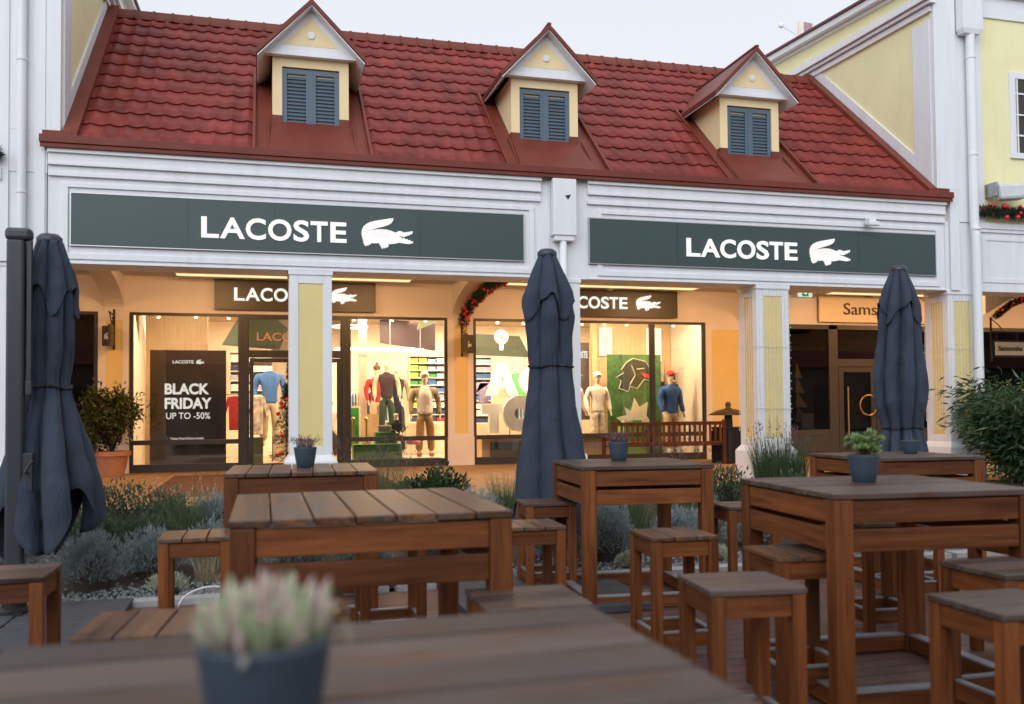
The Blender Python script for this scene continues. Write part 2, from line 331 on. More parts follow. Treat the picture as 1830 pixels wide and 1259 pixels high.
# ================================================================ GROUND
def brick_ground(name, c1, c2, cm, bw, bh, mortar=.02, rough=.75, rot=0, warm=0):
    m, t, b = nodes(name); c = N(t, 'ShaderNodeTexCoord'); mp = N(t, 'ShaderNodeMapping'); mp.inputs['Rotation'].default_value = (0, 0, rot)
    t.links.new(c.outputs['Object'], mp.inputs[0])
    br = N(t, 'ShaderNodeTexBrick'); br.inputs['Color1'].default_value = (*c1, 1); br.inputs['Color2'].default_value = (*c2, 1); br.inputs['Mortar'].default_value = (*cm, 1)
    br.inputs['Scale'].default_value = 1; br.inputs['Brick Width'].default_value = bw; br.inputs['Row Height'].default_value = bh
    br.inputs['Mortar Size'].default_value = mortar; br.inputs['Mortar Smooth'].default_value = .2
    t.links.new(mp.outputs[0], br.inputs[0])
    n = N(t, 'ShaderNodeTexNoise'); n.inputs['Scale'].default_value = 5; n.inputs['Detail'].default_value = 8; t.links.new(c.outputs['Object'], n.inputs[0])
    mx = N(t, 'ShaderNodeMixRGB', blend_type='MULTIPLY'); mx.inputs[0].default_value = .6
    rp = N(t, 'ShaderNodeValToRGB'); rp.color_ramp.elements[0].position = .3; rp.color_ramp.elements[0].color = (.55, .55, .55, 1); rp.color_ramp.elements[1].position = .65
    t.links.new(n.outputs[0], rp.inputs[0]); t.links.new(br.outputs[0], mx.inputs[1]); t.links.new(rp.outputs[0], mx.inputs[2]); t.links.new(mx.outputs[0], b.inputs['Base Color'])
    b.inputs['Roughness'].default_value = rough
    bp = N(t, 'ShaderNodeBump'); bp.inputs['Strength'].default_value = .5; bp.inputs['Distance'].default_value = .01; bp.invert = True
    t.links.new(br.outputs['Fac'], bp.inputs['Height']); t.links.new(bp.outputs[0], b.inputs['Normal'])
    return m
PAVE = brick_ground('grey_paving', (.20, .19, .18), (.25, .24, .22), (.1, .1, .1), .6, .3)
DECK = brick_ground('red_brown_decking', (.155, .080, .066), (.115, .060, .050), (.03, .02, .02), 2.4, .145, .008, .5)
MALL = brick_ground('tan_mall_tiles', (.42, .27, .14), (.36, .235, .125), (.16, .10, .06), 6.0, .46, .012, .6, rot=rad(90))
MATM = mat('brown_entrance_mat', (.125, .062, .036), .9, .12, 30, .2, 200)
GRAV = mat('grey_gravel', (.16, .16, .17), .9, .5, 60, 1, 55)
g = MB().quad((-300, -300, -.10), (300, -300, -.10), (300, 300, -.10), (-300, 300, -.10)).build('ground', PAVE); tag(g, kind='structure')
g = MB().box(-2.45, 9.5, -1.5, 8.22, -.13, -.06).build('decking', DECK); tag(g, kind='structure')
g = MB()
for k in range(9): g.box(-1.25+k*1.2, -.12+k*1.2, 8.24, 8.42, -.13, -.015)
g.build('kerb', mat('pale_kerb_stone', (.36, .36, .36), .8, .12, 12, .15, 60)); tag(D.objects['kerb'], kind='structure')
def bedz(y): return max(-.07, min(.30, -.07+(y-8.6)*.105))
nx, ny = 60, 26; V = []; F = []
for j in range(ny):
    for i in range(nx):
        x = -7+i*.36; y = 8.42+j*(12.75-8.42)/(ny-1); V.append((x, y, bedz(y)+.02+random.uniform(-.012, .012)))
for j in range(ny-1):
    for i in range(nx-1): a = j*nx+i; F.append((a, a+1, a+nx+1, a+nx))
tag(npmesh('planting_bed', V, F, SOIL), kind='structure')
V = []; F = []
for k in range(5200):
    x = random.uniform(-2.6, 8.6); y = 8.44+abs(random.gauss(0, .28)); s = random.uniform(.010, .028); z = bedz(y)+.025
    k0 = len(V); a = random.random()*3
    V += [(x+s*math.cos(a), y+s*math.sin(a), z), (x+s*math.cos(a+2.1), y+s*math.sin(a+2.1), z), (x+s*math.cos(a+4.2), y+s*math.sin(a+4.2), z), (x+random.uniform(-.3, .3)*s, y+random.uniform(-.3, .3)*s, z+s*random.uniform(.7, 1.2))]
    F += [(k0, k0+1, k0+3), (k0+1, k0+2, k0+3), (k0+2, k0, k0+3)]
tag(npmesh('gravel', V, F, mat('gravel_stones', (.20, .21, .22), .8, .1, 5, rnd=.5)), 'grey gravel strip between the pale kerb and the plants', 'gravel', kind='stuff')
g = MB().box(-30, 40, 12.72, 60, -.09, .32).build('pavement', MALL); tag(g, kind='structure')
tag(MB().box(-1.72, 2.2, 14.4, 19.35, .30, .326).build('entrance_mat', MATM), 'large brown entrance mat on the arcade floor by the shop door', 'mat')
# ================================================================ MAIN SHOP BUILDING
YF = 13.2; YW = 20.6; ZM = .32
shop = thing('shop_building', 'white arcaded shop with steep red tiled roof and three dormers', 'building', (4.3, YF, ZM))
def part(mb, name, m, parent=None, **kw):
    parent = parent or shop
    o = mb.build(name, m, parent, **kw)
    p = parent; off = Vector((0, 0, 0))
    while p is not None: off += p.location; p = p.parent
    o.location = -off; return o
def fixp(o, parent):
    off = Vector((0, 0, 0)); p = parent
    while p is not None: off += p.location; p = p.parent
    o.parent = parent; o.location = -off; return o
XL, XR = -2.76, 11.25
# fascia beam with moulded boards
b = MB()
b.box(XL, 11.34, YF, YF+.55, 3.56, 5.10)
part(b, 'fascia', WHITE)
b = MB()
for (a, c) in ((XL+.01, 4.05), (4.80, 11.33)):
    b.box(a, c, YF-.045, YF, 4.72, 4.775); b.box(a, c, YF-.03, YF, 4.775, 4.86)
    b.box(a, c, YF-.075, YF, 4.86, 4.90); b.box(a, c, YF-.06, YF, 4.90, 5.02); b.box(a-.005, c+.005, YF-.10, YF, 5.02, 5.10)
    b.box(a+.16, c-.10, YF-.025, YF, 3.62, 3.70); b.box(a+.16, c-.10, YF-.025, YF, 4.58, 4.64)
    b.box(a+.16, a+.24, YF-.025, YF, 3.70, 4.58); b.box(c-.18, c-.10, YF-.025, YF, 3.70, 4.58)
    b.box(a, c, YF-.02, YF, 3.56, 3.585)
part(b, 'cornice', WHITE, bevel=.004)
b = MB().box(XL-.07, 11.42, YF-.14, YF-.115, 5.07, 5.13).box(XL-.08, 11.43, YF-.16, YF+.2, 5.13, 5.235)
part(b, 'gutter', FLASH, bevel=.008)
# rain water head and pipe between the two signs
b = MB().box(4.21, 4.58, YF-.16, YF-.001, 4.20, 5.06).box(4.24, 4.55, YF-.14, YF-.001, 4.12, 4.20)
part(b, 'downpipe_box', WHITE, bevel=.006)
b = MB().tube([(4.385, YF-.08, 4.12), (4.385, YF-.08, .5)], .055, 14)
part(b, 'downpipe', WHITE, smooth=True)
b = MB().tube([(4.19, YF-.03, 5.05), (4.19, YF-.03, 4.3), (4.17, YF-.02, 4.0)], .008, 6); part(b, 'cable', WHITE)
b = MB().prism([(4.40, 4.80), (4.49, 4.82), (4.445, 4.74)], 'y', YF-.168, YF-.162); part(b, 'drain_mark', BLACK)
# roof
S = (8.42-5.26)/(16.72-13.2); RZ = lambda y: 5.26+(y-13.2)*S
DC = (.685, 4.36, 8.03); YD = 13.9
b = MB()
b.prism([(13.26, 5.10), (16.72, RZ(16.72)-.16), (20.4, 5.2), (20.4, 5.0), (13.26, 5.0)], 'x', XL+.22, XR-.12)
part(b, 'attic', FLASH)
b = MB(); b.add([(XL+.18, 13.06, RZ(13.06)-.02), (XR-.08, 13.06, RZ(13.06)-.02), (XR-.08, 16.72, RZ(16.72)-.02), (XL+.18, 16.72, RZ(16.72)-.02)], [(0, 1, 2, 3)])
b.add([(XL+.18, 16.72, RZ(16.72)-.02), (XR-.08, 16.72, RZ(16.72)-.02), (XR-.08, 20.8, 5.0), (XL+.18, 20.8, 5.0)], [(0, 1, 2, 3)])
part(b, 'roof_underlay', FLASH)
# pantile sheets: waves across, a step at each course
rows = 11; L0 = math.hypot(16.68-13.16, RZ(16.68)-RZ(13.16)); ang = math.atan(S); per = .228; sub = 10
nxs = int((XR-XL-.62)/per*sub); x_ = np.linspace(XL+.36, XR-.26, nxs+1)
def wave(x): return .031*(1-np.abs(np.sin(np.pi*x/per))**.75)
V = []; F = []; base = 0; TR = []; trnd = np.random.rand(rows, 200)
prof = [(.07, -.008), (0., .012), (0., .023), (.5, .013), (1.0, .002)]
for r in range(rows):
    s0 = r*L0/rows; dl = L0/rows
    for (t_, h_) in prof:
        s = s0+t_*dl
        for x in x_:
            wv = float(wave(x)); hh = h_+wv; sag = -.02*(1-abs(math.sin(math.pi*x/per)))*0
            ss = s
            V.append((x, 13.16+ss*math.cos(ang)-hh*math.sin(ang), RZ(13.16)+ss*math.sin(ang)+hh*math.cos(ang)))
    for k in range(len(prof)-1):
        for i in range(nxs):
            xm = (x_[i]+x_[i+1])/2; ym = 13.16+(s0+(prof[k][0]+prof[k+1][0])/2*dl)*math.cos(ang)
            zm = RZ(ym); skip = False
            for c in DC:
                if abs(xm-c) < .83 and zm < 6.90: skip = True
                if abs(xm-c) < .74*(7.62-zm)/.8 and 6.9 <= zm < 7.7: skip = True
            if skip: continue
            a = base+k*(nxs+1)+i; F.append((a, a+1, a+nxs+2, a+nxs+1)); TR.append(trnd[r, int((xm+6)/per)])
    base += len(prof)*(nxs+1)
o = npmesh('roof_tiles', V, F, ROOF, None, np.array(TR), smooth=False); fixp(o, shop)
b = MB()
yr, zr = 16.72, RZ(16.72)
nseg = 44
for k in range(nseg):
    xa = XL+.34+k*(XR-XL-.58)/nseg; xb = XL+.34+(k+1)*(XR-XL-.58)/nseg
    pr_ = [(yr-.19, zr-.12), (yr-.17, zr-.06), (yr-.08, zr+.07), (yr, zr+.10), (yr+.08, zr+.07), (yr+.19, zr-.12)]
    b.prism(pr_, 'x', xa, xb-.012)
    b.prism([(y+(y-yr)*.08, z+.012) for y, z in pr_], 'x', xb-.035, xb)
part(b, 'ridge_cap', FLASH)
b = MB()
for xa, xb in ((XL+.185, XL+.37), (XR-.27, XR-.10)):
    b = MB()
    b.prism([(13.1, RZ(13.1)), (13.1, RZ(13.1)+.12), (16.75, RZ(16.75)+.14), (16.75, RZ(16.75))], 'x', xa, xb)
    part(b, 'verge_flashing', FLASH); b = MB()
for xa, xb in ((XL-.05, XL+.30), (XR-.20, XR+.13)): part(MB().box(xa, xb, YF-.108, YF+.35, 5.21, 5.302), 'eave_cap', FLASH)
for c in DC:       # raised seams either side of each dormer, sheet apron in front
    b = MB()
    for s in (-1, 1):
        x = c+s*.82
        b.prism([(13.12, RZ(13.12)), (13.12, RZ(13.12)+.07), (15.05, RZ(15.05)+.07), (15.05, RZ(15.05))], 'x', x-.02, x+.02)
        b.prism([(13.25, RZ(13.25)-.01), (YD-.02, RZ(YD)+.02), (YD-.02, RZ(YD)-.02)], 'x', c+s*.62-.012, c+s*.62+.012)
    b.hex([(c-.62, 13.14, RZ(13.14)-.02), (c+.62, 13.14, RZ(13.14)-.02), (c+.56, YD, 5.7), (c-.56, YD, 5.7)],
          [(c-.62, 13.13, RZ(13.14)+.015), (c+.62, 13.13, RZ(13.14)+.015), (c+.56, YD-.03, RZ(YD-.1)+.05), (c-.56, YD-.03, RZ(YD-.1)+.05)])
    part(b, 'flashing', FLASH)
for c in DC:
    zt = 6.88
    yb = 13.2+(zt-5.26)/S
    # cream walls with a shutter opening
    b = MB(); W = .56
    b.box(c-W, c-.42, YD, YD+.12, 5.98, zt); b.box(c+.42, c+W, YD, YD+.12, 5.98, zt); b.box(c-.42, c+.42, YD, YD+.12, 6.72, zt)
    b.box(c-.43, c+.43, YD+.07, YD+.11, 5.8, 6.74)
    for s in (-1, 1):
        x0, x1 = (c-W, c-W+.05) if s < 0 else (c+W-.05, c+W)
        b.prism([(YD+.12, RZ(YD)-.1), (yb+.1, zt), (YD+.12, zt)], 'x', x0, x1)
    dm = part(b, 'dormer', CREAM)
    b = MB().box(c-W-.006, c-.42, YD-.006, YD+.1, 5.72, 5.98).box(c+.42, c+W+.006, YD-.006, YD+.1, 5.72, 5.98).box(c-.42, c+.42, YD-.004, YD+.1, 5.66, 5.80)
    b.box(c-.43, c+.43, YD-.035, YD+.02, 5.795, 5.82)
    part(b, 'sill_flashing', FLASH, dm)
    b = MB(); x0, x1, z0, z1 = c-.42, c+.42, 5.82, 6.70; ys = YD+.025
    for xa, xb in ((x0, c-.002), (c+.002, x1)):
        b.box(xa, xa+.07, ys, ys+.035, z0, z1); b.box(xb-.07, xb, ys, ys+.035, z0, z1); b.box(xa+.07, xb-.07, ys, ys+.035, z0, z0+.07); b.box(xa+.07, xb-.07, ys, ys+.035, z1-.07, z1)
        for k in range(13):
            z = z0+.085+k*.055
            b.hex([(xa+.07, ys+.008, z-.012), (xb-.07, ys+.008, z-.012), (xb-.07, ys+.014, z-.012), (xa+.07, ys+.014, z-.012)],
                  [(xa+.07, ys+.034, z+.036), (xb-.07, ys+.034, z+.036), (xb-.07, ys+.040, z+.036), (xa+.07, ys+.040, z+.036)])
    b.box(c-.025, c+.025, ys-.008, ys, z0, z1)
    part(b, 'shutter', SHUT, dm)
    # pediment
    yp = YD-.10; hw = .70; zb = 6.89; zc = zb+hw*1.06
    b = MB(); b.prism([(c-hw, zb), (c+hw, zb), (c, zc)], 'y', yp, yp+.08, 0)
    b.prism([(c-.41, zb+.125), (c+.41, zb+.125), (c, zb+.125+.41*1.06)], 'y', yp-.004, yp+.01, 1)
    b.box(c-hw+.03, c+hw-.03, yp-.012, yp+.1, zb-.03, zb+.02)
    b.prism([(c-hw, zb), (c-hw+.06, zb), (c+.0, zc-.065), (c+hw-.06, zb), (c+hw, zb), (c, zc)], 'y', yp-.014, yp)
    part(b, 'pediment', [WHITE, CREAM], dm)
    b = MB().lathe([(.05, -.012), (.055, 0), (.055, .015), (.03, .02)], (0, 0, 0), 18)
    b.v = [(c+x, yp-.004-z, zb+.135+.15+y) for x, y, z in b.v]
    part(b, 'vent', WHITE, dm)
    # roof of the dormer with overhang
    b = MB(); yf = 13.60; hw2 = .80; za = 7.66; ze = za-hw2*1.02
    for s in (-1, 1):
        P = [(c+s*hw2, ze), (c, za), (c, za-.075), (c+s*(hw2-.01), ze-.07)]
        if s > 0: P = P[::-1]
        b.prism(P, 'y', yf, 16.2 if 1 else 0, 0)
        b.prism([(c+s*(hw2-.02), ze-.078), (c, za-.083), (c, za-.095), (c+s*(hw2-.03), ze-.092)][::s], 'y', yf+.02, 15.2, 1)
    b.box(c-.03, c+.03, yf-.002, 16.0, za-.01, za+.02)
    part(b, 'dormer_roof', [FLASH, WHITE], dm)
# columns
def column(cx, lights=False, w=.59):
    x0, x1, y0, y1 = cx-w/2, cx+w/2, YF-.005, YF+.575
    b = MB(); b.box(x0+.02, x1-.02, y0+.02, y1-.02, ZM, 3.60)
    fr = .125
    for (xa, xb, ya, yb) in ((x0, x1, y0, y0+.02), (x0, x1, y1-.02, y1)):
        b.box(xa, xa+fr, ya, yb, .95, 3.56); b.box(xb-fr, xb, ya, yb, .95, 3.56); b.box(xa+fr, xb-fr, ya, yb, .95, 1.07); b.box(xa+fr, xb-fr, ya, yb, 3.38, 3.56)
    for (xa, xb) in ((x0, x0+.02), (x1-.02, x1)):
        b.box(xa, xb, y0+.02, y0+.02+fr, .95, 3.56); b.box(xa, xb, y1-.02-fr, y1-.02, .95, 3.56); b.box(xa, xb, y0+.02+fr, y1-.02-fr, .95, 1.07); b.box(xa, xb, y0+.02+fr, y1-.02-fr, 3.38, 3.56)
    b.hex([(x0-.07, y0-.07, .86), (x1+.07, y0-.07, .86), (x1+.07, y1+.07, .86), (x0-.07, y1+.07, .86)], [(x0, y0, .955), (x1, y0, .955), (x1, y1, .955), (x0, y1, .955)])
    b.box(x0-.07, x1+.07, y0-.07, y1+.07, ZM, .86)
    b.box(x0-.015, x1+.015, y0-.015, y1+.015, 3.50, 3.56)
    c = part(b, 'column', WHITE, bevel=.006)
    b = MB(); b.box(x0+fr, x1-fr, y0+.012, y1-.012, 1.07, 3.38); b.box(x0+.012, x1-.012, y0+fr+.02, y1-fr-.02, 1.07, 3.38)
    part(b, 'column_panel', PANELY, c)
    return c
for k, cx in enumerate((-3.03, .64, 4.38, 7.99, 11.68)): column(cx)
# arcade: rear wall, ceiling, arches
b = MB()
b.box(-9, 40, YF+.3, YW+6.5, 4.47, 4.50)
part(b, 'arcade_ceiling', CEIL)
b = MB()
for y in (14.6, 16.2, 17.8, 19.2): b.box(-9, 40, y-.04, y+.04, 4.42, 4.47)
for x in (-3.03, .64, 4.38, 7.99, 11.68, 15.3): b.box(x-.06, x+.06, YF+.55, YW, 4.41, 4.465)
part(b, 'ceiling_battens', CEIL)
b = MB(); b.box(-9, -2.72, YW, YW+.15, 3.70, 4.47); b.box(-2.72, 12.2, YW, YW+.15, 3.70, 4.47); b.box(12.2, 40, YW, YW+.15, 3.70, 4.47)
b.box(-9, 11.9, YW-.02, YW, 3.68, 3.72); b.box(-9, 11.9, YW-.03, YW, 4.36, 4.47)
part(b, 'arcade_wall', WHITEIN)
def arch(cx, w=.40):
    n = 14; lo = []
    for i in range(n+1): a = math.pi/2*i/n; lo.append((YW-3.4*(1-math.cos(a))*1.0, 3.72+.66*math.sin(a)))
    for i in range(n+1): a = math.pi/2*(1-i/n); lo.append((YF+.55+3.0*(1-math.cos(a)), 3.60+.78*math.sin(a)))
    b = MB(); b.prism(lo+[(YF+.55, 4.468), (YW, 4.468)], 'x', cx-w/2, cx+w/2)
    part(b, 'arch', WHITEIN)
for cx in (-3.03, 4.38, 11.68): arch(cx)
# wall piers with yellow panels
def pier(x0, x1, px0, px1, mat_=WHITEIN):
    b = MB(); b.box(x0, x1, YW-.03, YW+.2, ZM, 3.70)
    b.box(x0-.01, x1+.01, YW-.06, YW-.03, ZM, .96)
    for a, c in ((x0, px0), (px1, x1)): b.box(a, c, YW-.05, YW-.03, .96, 3.70)
    b.box(px0, px1, YW-.05, YW-.03, .96, 1.04); b.box(px0, px1, YW-.05, YW-.03, 3.52, 3.70)
    p = part(b, 'pier', WHITEIN)
    part(MB().box(px0, px1, YW-.036, YW-.031, 1.04, 3.52), 'pier_panel', PANELY, p)
pier(-3.33, -2.73, -3.18, -2.86); pier(4.06, 4.66, 4.22, 4.52); pier(10.56, 11.9, 10.72, 11.55)
# shopfront windows: frame + mullions + panes
def window(name, x0, x1, z0, z1, rail=1.0, glass=GLASS, ft=.07, muls=()):
    b = MB(); y0, y1 = YW-.03, YW+.07
    b.box(x0, x0+ft, y0, y1, z0, z1); b.box(x1-ft, x1, y0, y1, z0, z1); b.box(x0+ft, x1-ft, y0, y1, z1-.06, z1); b.box(x0+ft, x1-ft, y0, y1, z0, z0+.17)
    if rail: b.box(x0+ft, x1-ft, y0-.01, y1, rail-.10, rail)
    for m_ in muls: b.box(m_-.06, m_+.06, y0-.012, y1, z0+.17, z1-.06)
    o = part(b, name, FRAME, bevel=.004)
    part(MB().box(x0+ft, x1-ft, YW+.02, YW+.028, z0+.17, z1-.06), 'pane', glass, o)
    return o
window('window', -2.72, -.47, ZM, 3.70); window('window', 1.80, 4.06, ZM, 3.70); window('window', 4.66, 10.56, ZM, 3.70, muls=(9.14, 6.9))
# door bay
b = MB(); y0, y1 = YW-.03, YW+.07; xa, xb = -.47, 1.80
b.box(xa, xa+.16, y0, y1, ZM, 3.70); b.box(xb-.16, xb, y0, y1, ZM, 3.70); b.box(xa+.16, xb-.16, y0, y1, 3.60, 3.70); b.box(xa+.16, xb-.16, y0, y1, 2.76, 2.92)
b.box(xa+.03, xa+.13, y0-.02, y0, ZM, 3.5); b.box(xb-.13, xb-.03, y0-.02, y0, ZM, 3.5)
df = part(b, 'door_frame', FRAME, bevel=.004)
part(MB().box(xa+.16, xb-.16, YW+.02, YW+.028, 2.92, 3.60), 'transom_pane', GLASSD, df)
for s in (0, 1):
    x0 = xa+.17+s*.975; x1 = x0+.965
    b = MB(); b.box(x0, x0+.08, y0+.01, y1-.01, ZM+.01, 2.75); b.box(x1-.08, x1, y0+.01, y1-.01, ZM+.01, 2.75); b.box(x0+.08, x1-.08, y0+.01, y1-.01, ZM+.01, ZM+.14); b.box(x0+.08, x1-.08, y0+.01, y1-.01, 2.66, 2.75)
    for z in (.6, 1.6, 2.5): b.box(x0-.03, x0+.03, y0-.03, y0+.012, z-.05, z+.05)
    d = part(b, 'door', FRAME, bevel=.003)
    part(MB().box(x0+.08, x1-.08, YW+.02, YW+.028, ZM+.14, 2.66), 'door_pane', GLASS, d)
    hx = x1-.14 if s == 0 else x0+.14
    part(MB().tube([(hx, y0-.05, 1.1), (hx, y0-.05, 1.9)], .014, 8), 'handle', METAL, d)
t_ = text('transom_lettering', 'LACOSTE', -.15, 1.06, 3.13, 3.31, YW+.005, mat('bronze_lettering', (.55, .33, .18), .5, .02), None, .01, .008); fixp(t_, df)
# left dark neighbouring window
lw_ = window('window', -9, -3.34, ZM, 3.70, rail=0, glass=GLASSD, muls=(-6.2,))
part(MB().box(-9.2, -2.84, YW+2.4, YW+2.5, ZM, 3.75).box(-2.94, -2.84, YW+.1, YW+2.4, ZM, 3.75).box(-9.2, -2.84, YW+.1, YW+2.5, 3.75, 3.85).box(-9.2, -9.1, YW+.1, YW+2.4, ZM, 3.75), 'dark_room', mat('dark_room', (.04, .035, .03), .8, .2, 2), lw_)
# ceiling strip lights
STRIP = emit('warm_light_strip', (1, .58, .26), 1.9)
for x0, x1 in ((-1.75, 3.1), (5.2, 9.9), (13.4, 18.4)):
    t = thing('strip_light', 'warm strip light in the arcade ceiling %s' % ('over the door with the christmas tree', 'over the window with the bench', 'over the dark shop front at the right')[(x0 > 0)+(x0 > 10)], 'light', (x0, 19.6, 4.4), group='strip lights in the arcade ceiling')
    for nm, bb, mm in (('diffuser', MB().box(x0+.03, x1-.03, 19.47, 19.83, 4.398, 4.405), STRIP), ('housing', MB().box(x0, x0+.03, 19.44, 19.86, 4.38, 4.41).box(x1-.03, x1, 19.44, 19.86, 4.38, 4.41).box(x0+.03, x1-.03, 19.44, 19.47, 4.38, 4.41).box(x0+.03, x1-.03, 19.83, 19.86, 4.38, 4.41), CEIL)): part(bb, nm, mm, t)
for i, (x, y) in enumerate(((-1.2, 15.5), (2.4, 15.5), (6.2, 15.5), (9.8, 15.5), (13.6, 16), (-5, 17.5), (17.5, 17), (21, 17))):
    o = MB().box(x-.5, x+.5, y-.25, y+.25, 4.375, 4.40).build('added_light_panel', emit('added_warm_glow', (1, .50, .19), 24)); tag(o, 'unseen glowing panel added under the arcade ceiling behind the white beam', 'light', 'unseen glowing panels added under the arcade ceiling')  # panels hidden by the beam, added to brighten the arcade
# ================================================================ SIGNS
def sign(x0, x1, z0, z1, y, pm, lab, lit=None, seams=()):
    t = thing('sign_board', lab, 'sign', (x0, y, z0))
    b = MB(); b.box(x0, x1, y, y+.03, z0, z1); part(b, 'panel', pm, t, bevel=.003)
    b = MB(); q = .014
    b.box(x0-q, x1+q, y-.006, y+.03, z1, z1+q); b.box(x0-q, x1+q, y-.006, y+.03, z0-q, z0); b.box(x0-q, x0, y-.006, y+.03, z0, z1); b.box(x1, x1+q, y-.006, y+.03, z0, z1)
    part(b, 'trim', METAL if pm is SIGNG else pm, t)
    if seams:
        b = MB()
        for s in seams: b.box(s-.002, s+.002, y-.0015, y+.001, z0, z1)
        part(b, 'panel_joint', BLACK, t)
    return t
def lac(t, x0, x1, z0, z1, cx0, cx1, cz0, cz1, y, m, dots=None, bold=.022, th=.02):
    W_ = [('L', 0, .118), ('A', .125, .292), ('C', .298, .435), ('O', .45, .612), ('S', .625, .735), ('T', .745, .866), ('E', .885, 1.)]
    for ch, a, b_ in W_:
        ov = (z1-z0)*.02 if ch in 'COS' else 0
        fixp(text('letter', ch, x0+(x1-x0)*a, x0+(x1-x0)*b_, z0-ov, z1+ov, y, m, None, bold, th), t)
    o = croc('emblem', cx0, cx1, cz0, cz1, y, m, None, th, dots); fixp(o, t)
LETLIT2 = emit('backlit_white', (1, .97, .96), .95)
s1 = sign(-2.47, 3.77, 3.81, 4.50, YF-.035, SIGNG, 'wide dark green fascia sign with white lettering and reptile emblem, left of the downpipe box', seams=(-1.0, .15, 2.2))
lac(s1, -.83, 1.14, 3.97, 4.26, 1.35, 2.10, 3.90, 4.36, YF-.06, LETLIT2, SIGNG)
s2 = sign(4.83, 11.12, 3.81, 4.50, YF-.035, SIGNG, 'wide dark green fascia sign with white lettering and reptile emblem, right of the downpipe box', seams=(6.3, 9.6))
lac(s2, 6.45, 8.43, 3.97, 4.26, 8.66, 9.43, 3.90, 4.36, YF-.06, LETLIT2, SIGNG)
s3 = sign(-1.01, 2.40, 3.80, 4.42, YW-.12, SIGNB, 'dark sign with white lettering over the shop door inside the arcade')
lac(s3, -.62, 1.22, 3.98, 4.26, 1.43, 2.0, 3.94, 4.33, YW-.14, LETLIT)
s4 = sign(6.10, 9.76, 3.80, 4.42, YW-.12, SIGNB, 'dark sign with white lettering inside the arcade above the window with the bench')
lac(s4, 6.65, 8.46, 3.98, 4.26, 8.68, 9.33, 3.94, 4.33, YW-.14, LETLIT)
CREAMSIGN = mat('cream_sign_panel', (.82, .70, .50), .5, .02)
s5 = sign(13.75, 17.9, 3.78, 4.42, YW-.12, CREAMSIGN, 'cream sign with dark lettering above the unlit shop at the right')
fixp(text('lettering', 'Samsonite', 14.45, 16.50, 3.96, 4.26, YW-.14, BLACK, None, .0, .02), s5)
# hanging bracket signs
def bracket(x, z, lab, kind):
    t = thing('hanging_sign', lab, 'sign', (x, YW-.4, z), group=None)
    b = MB(); b.box(x-.02, x+.02, YW-.07, YW-.05, z-.85, z)
    y1 = YW-.75
    b.box(x-.012, x+.012, y1, YW-.06, z-.14, z-.115)
    b.tube([(x, YW-.07, z-.6), (x, YW-.35, z-.36), (x, y1+.1, z-.13)], .010, 6)
    for k in range(8):
        a = k*.8; b.ball((x, YW-.25-.06*math.cos(a), z-.26+.06*math.sin(a)), .014, n=6, k=4)
    part(b, 'bracket', BLACK, t)
    return t
for x, z, lab in ((-3.02, 3.75, 'small hanging bracket sign at the left pier above the potted bush'), (4.39, 3.66, 'small hanging bracket sign under the garland between two windows')):
    t = bracket(x, z, lab, 0)
    b = MB().box(x-.02, x+.02, YW-.62, YW-.17, z-.78, z-.36).box(x-.03, x-.02, YW-.62, YW-.17, z-.78, z-.36); part(b, 'panel', SIGNB, t)
    # board also turned so its face shows to people walking along the arcade
    cx = x+.13 if x > 0 else x-.10
    b = MB().box(cx-.11, cx+.11, YW-.2, YW-.17, z-.78, z-.36); part(b, 'face_panel', SIGNB, t)
    fixp(croc('emblem', cx-.07, cx+.07, z-.66, z-.50, YW-.21, LETW, None, .006), t)
# ================================================================ NEIGHBOUR BUILDINGS
def side_house(name, lab, X, sgn, x_out):
    """gabled yellow house whose side wall rises above the low roof. sgn=+1: house to the right of X"""
    t = thing(name, lab, 'building', (X, YF, 0))
    xo = x_out
    lo, hi = min(X, xo), max(X, xo)
    Z1 = 9.15
    b = MB()
    b.box(lo, hi, YF+.06, 27, 4.6, 9.0); b.prism([(YF+.061, 9.0), (27, 9.0), (27, 9.98), (YF+.061, 9.08)], 'x', min(X, X+sgn*4), max(X, X+sgn*4))
    part(b, 'wall', YELLOW, t)
    b = MB(); e = .03
    def sx(d): return X-sgn*d          # outwards from the side wall
    def bx(d0, d1, *a): x0, x1 = sorted((sx(d0), sx(d1))); b.box(x0, x1, *a)
    bx(0, e, YF+.06, YF+.48, 3.56, 8.3)
    # raking board following the shop roof
    for (d0, d1, y0, y1) in ((0, e, YF+.48, 17.1),):
        x0, x1 = sorted((sx(0), sx(e)))
        b.prism([(YF+.481, RZ(YF+.48)-.3), (17.0, RZ(17.0)-.3), (17.0, RZ(17.0)+.34), (YF+.481, RZ(YF+.48)+.34)], 'x', x0, x1)
        b.prism([(16.3, 8.15), (22, 3.2), (22, 3.9), (16.95, 8.15)], 'x', x0, x1)
    # cornices, slightly rising to the rear
    for z0, d, hgt, r_ in ((8.42, .06, .10, .03), (8.53, .12, .06, .03), (8.60, .18, .13, .03), (8.98, .06, .06, .07), (9.04, .18, .12, .07)):
        x0, x1 = sorted((sx(0), sx(d)))
        b.prism([(YF-.1 if d > .1 else YF, z0), (27, z0+r_*13.8), (27, z0+hgt+r_*13.8), (YF-.1 if d > .1 else YF, z0+hgt)], 'x', x0, x1)
    part(b, 'trim', WHITE, t)
    b = MB(); x0, x1 = sorted((sx(-2), sx(.22)))
    b.prism([(YF-.15, 9.163), (27, 9.163+.97), (27, 9.21+.97), (YF-.15, 9.21)], 'x', x0, x1)
    part(b, 'roof', mat('dark_red_edge', (.11, .025, .035), .5, .05), t)
    return t
rh = side_house('yellow_building', 'tall yellow rendered building with white trim at the right edge', 11.2, 1, 40)
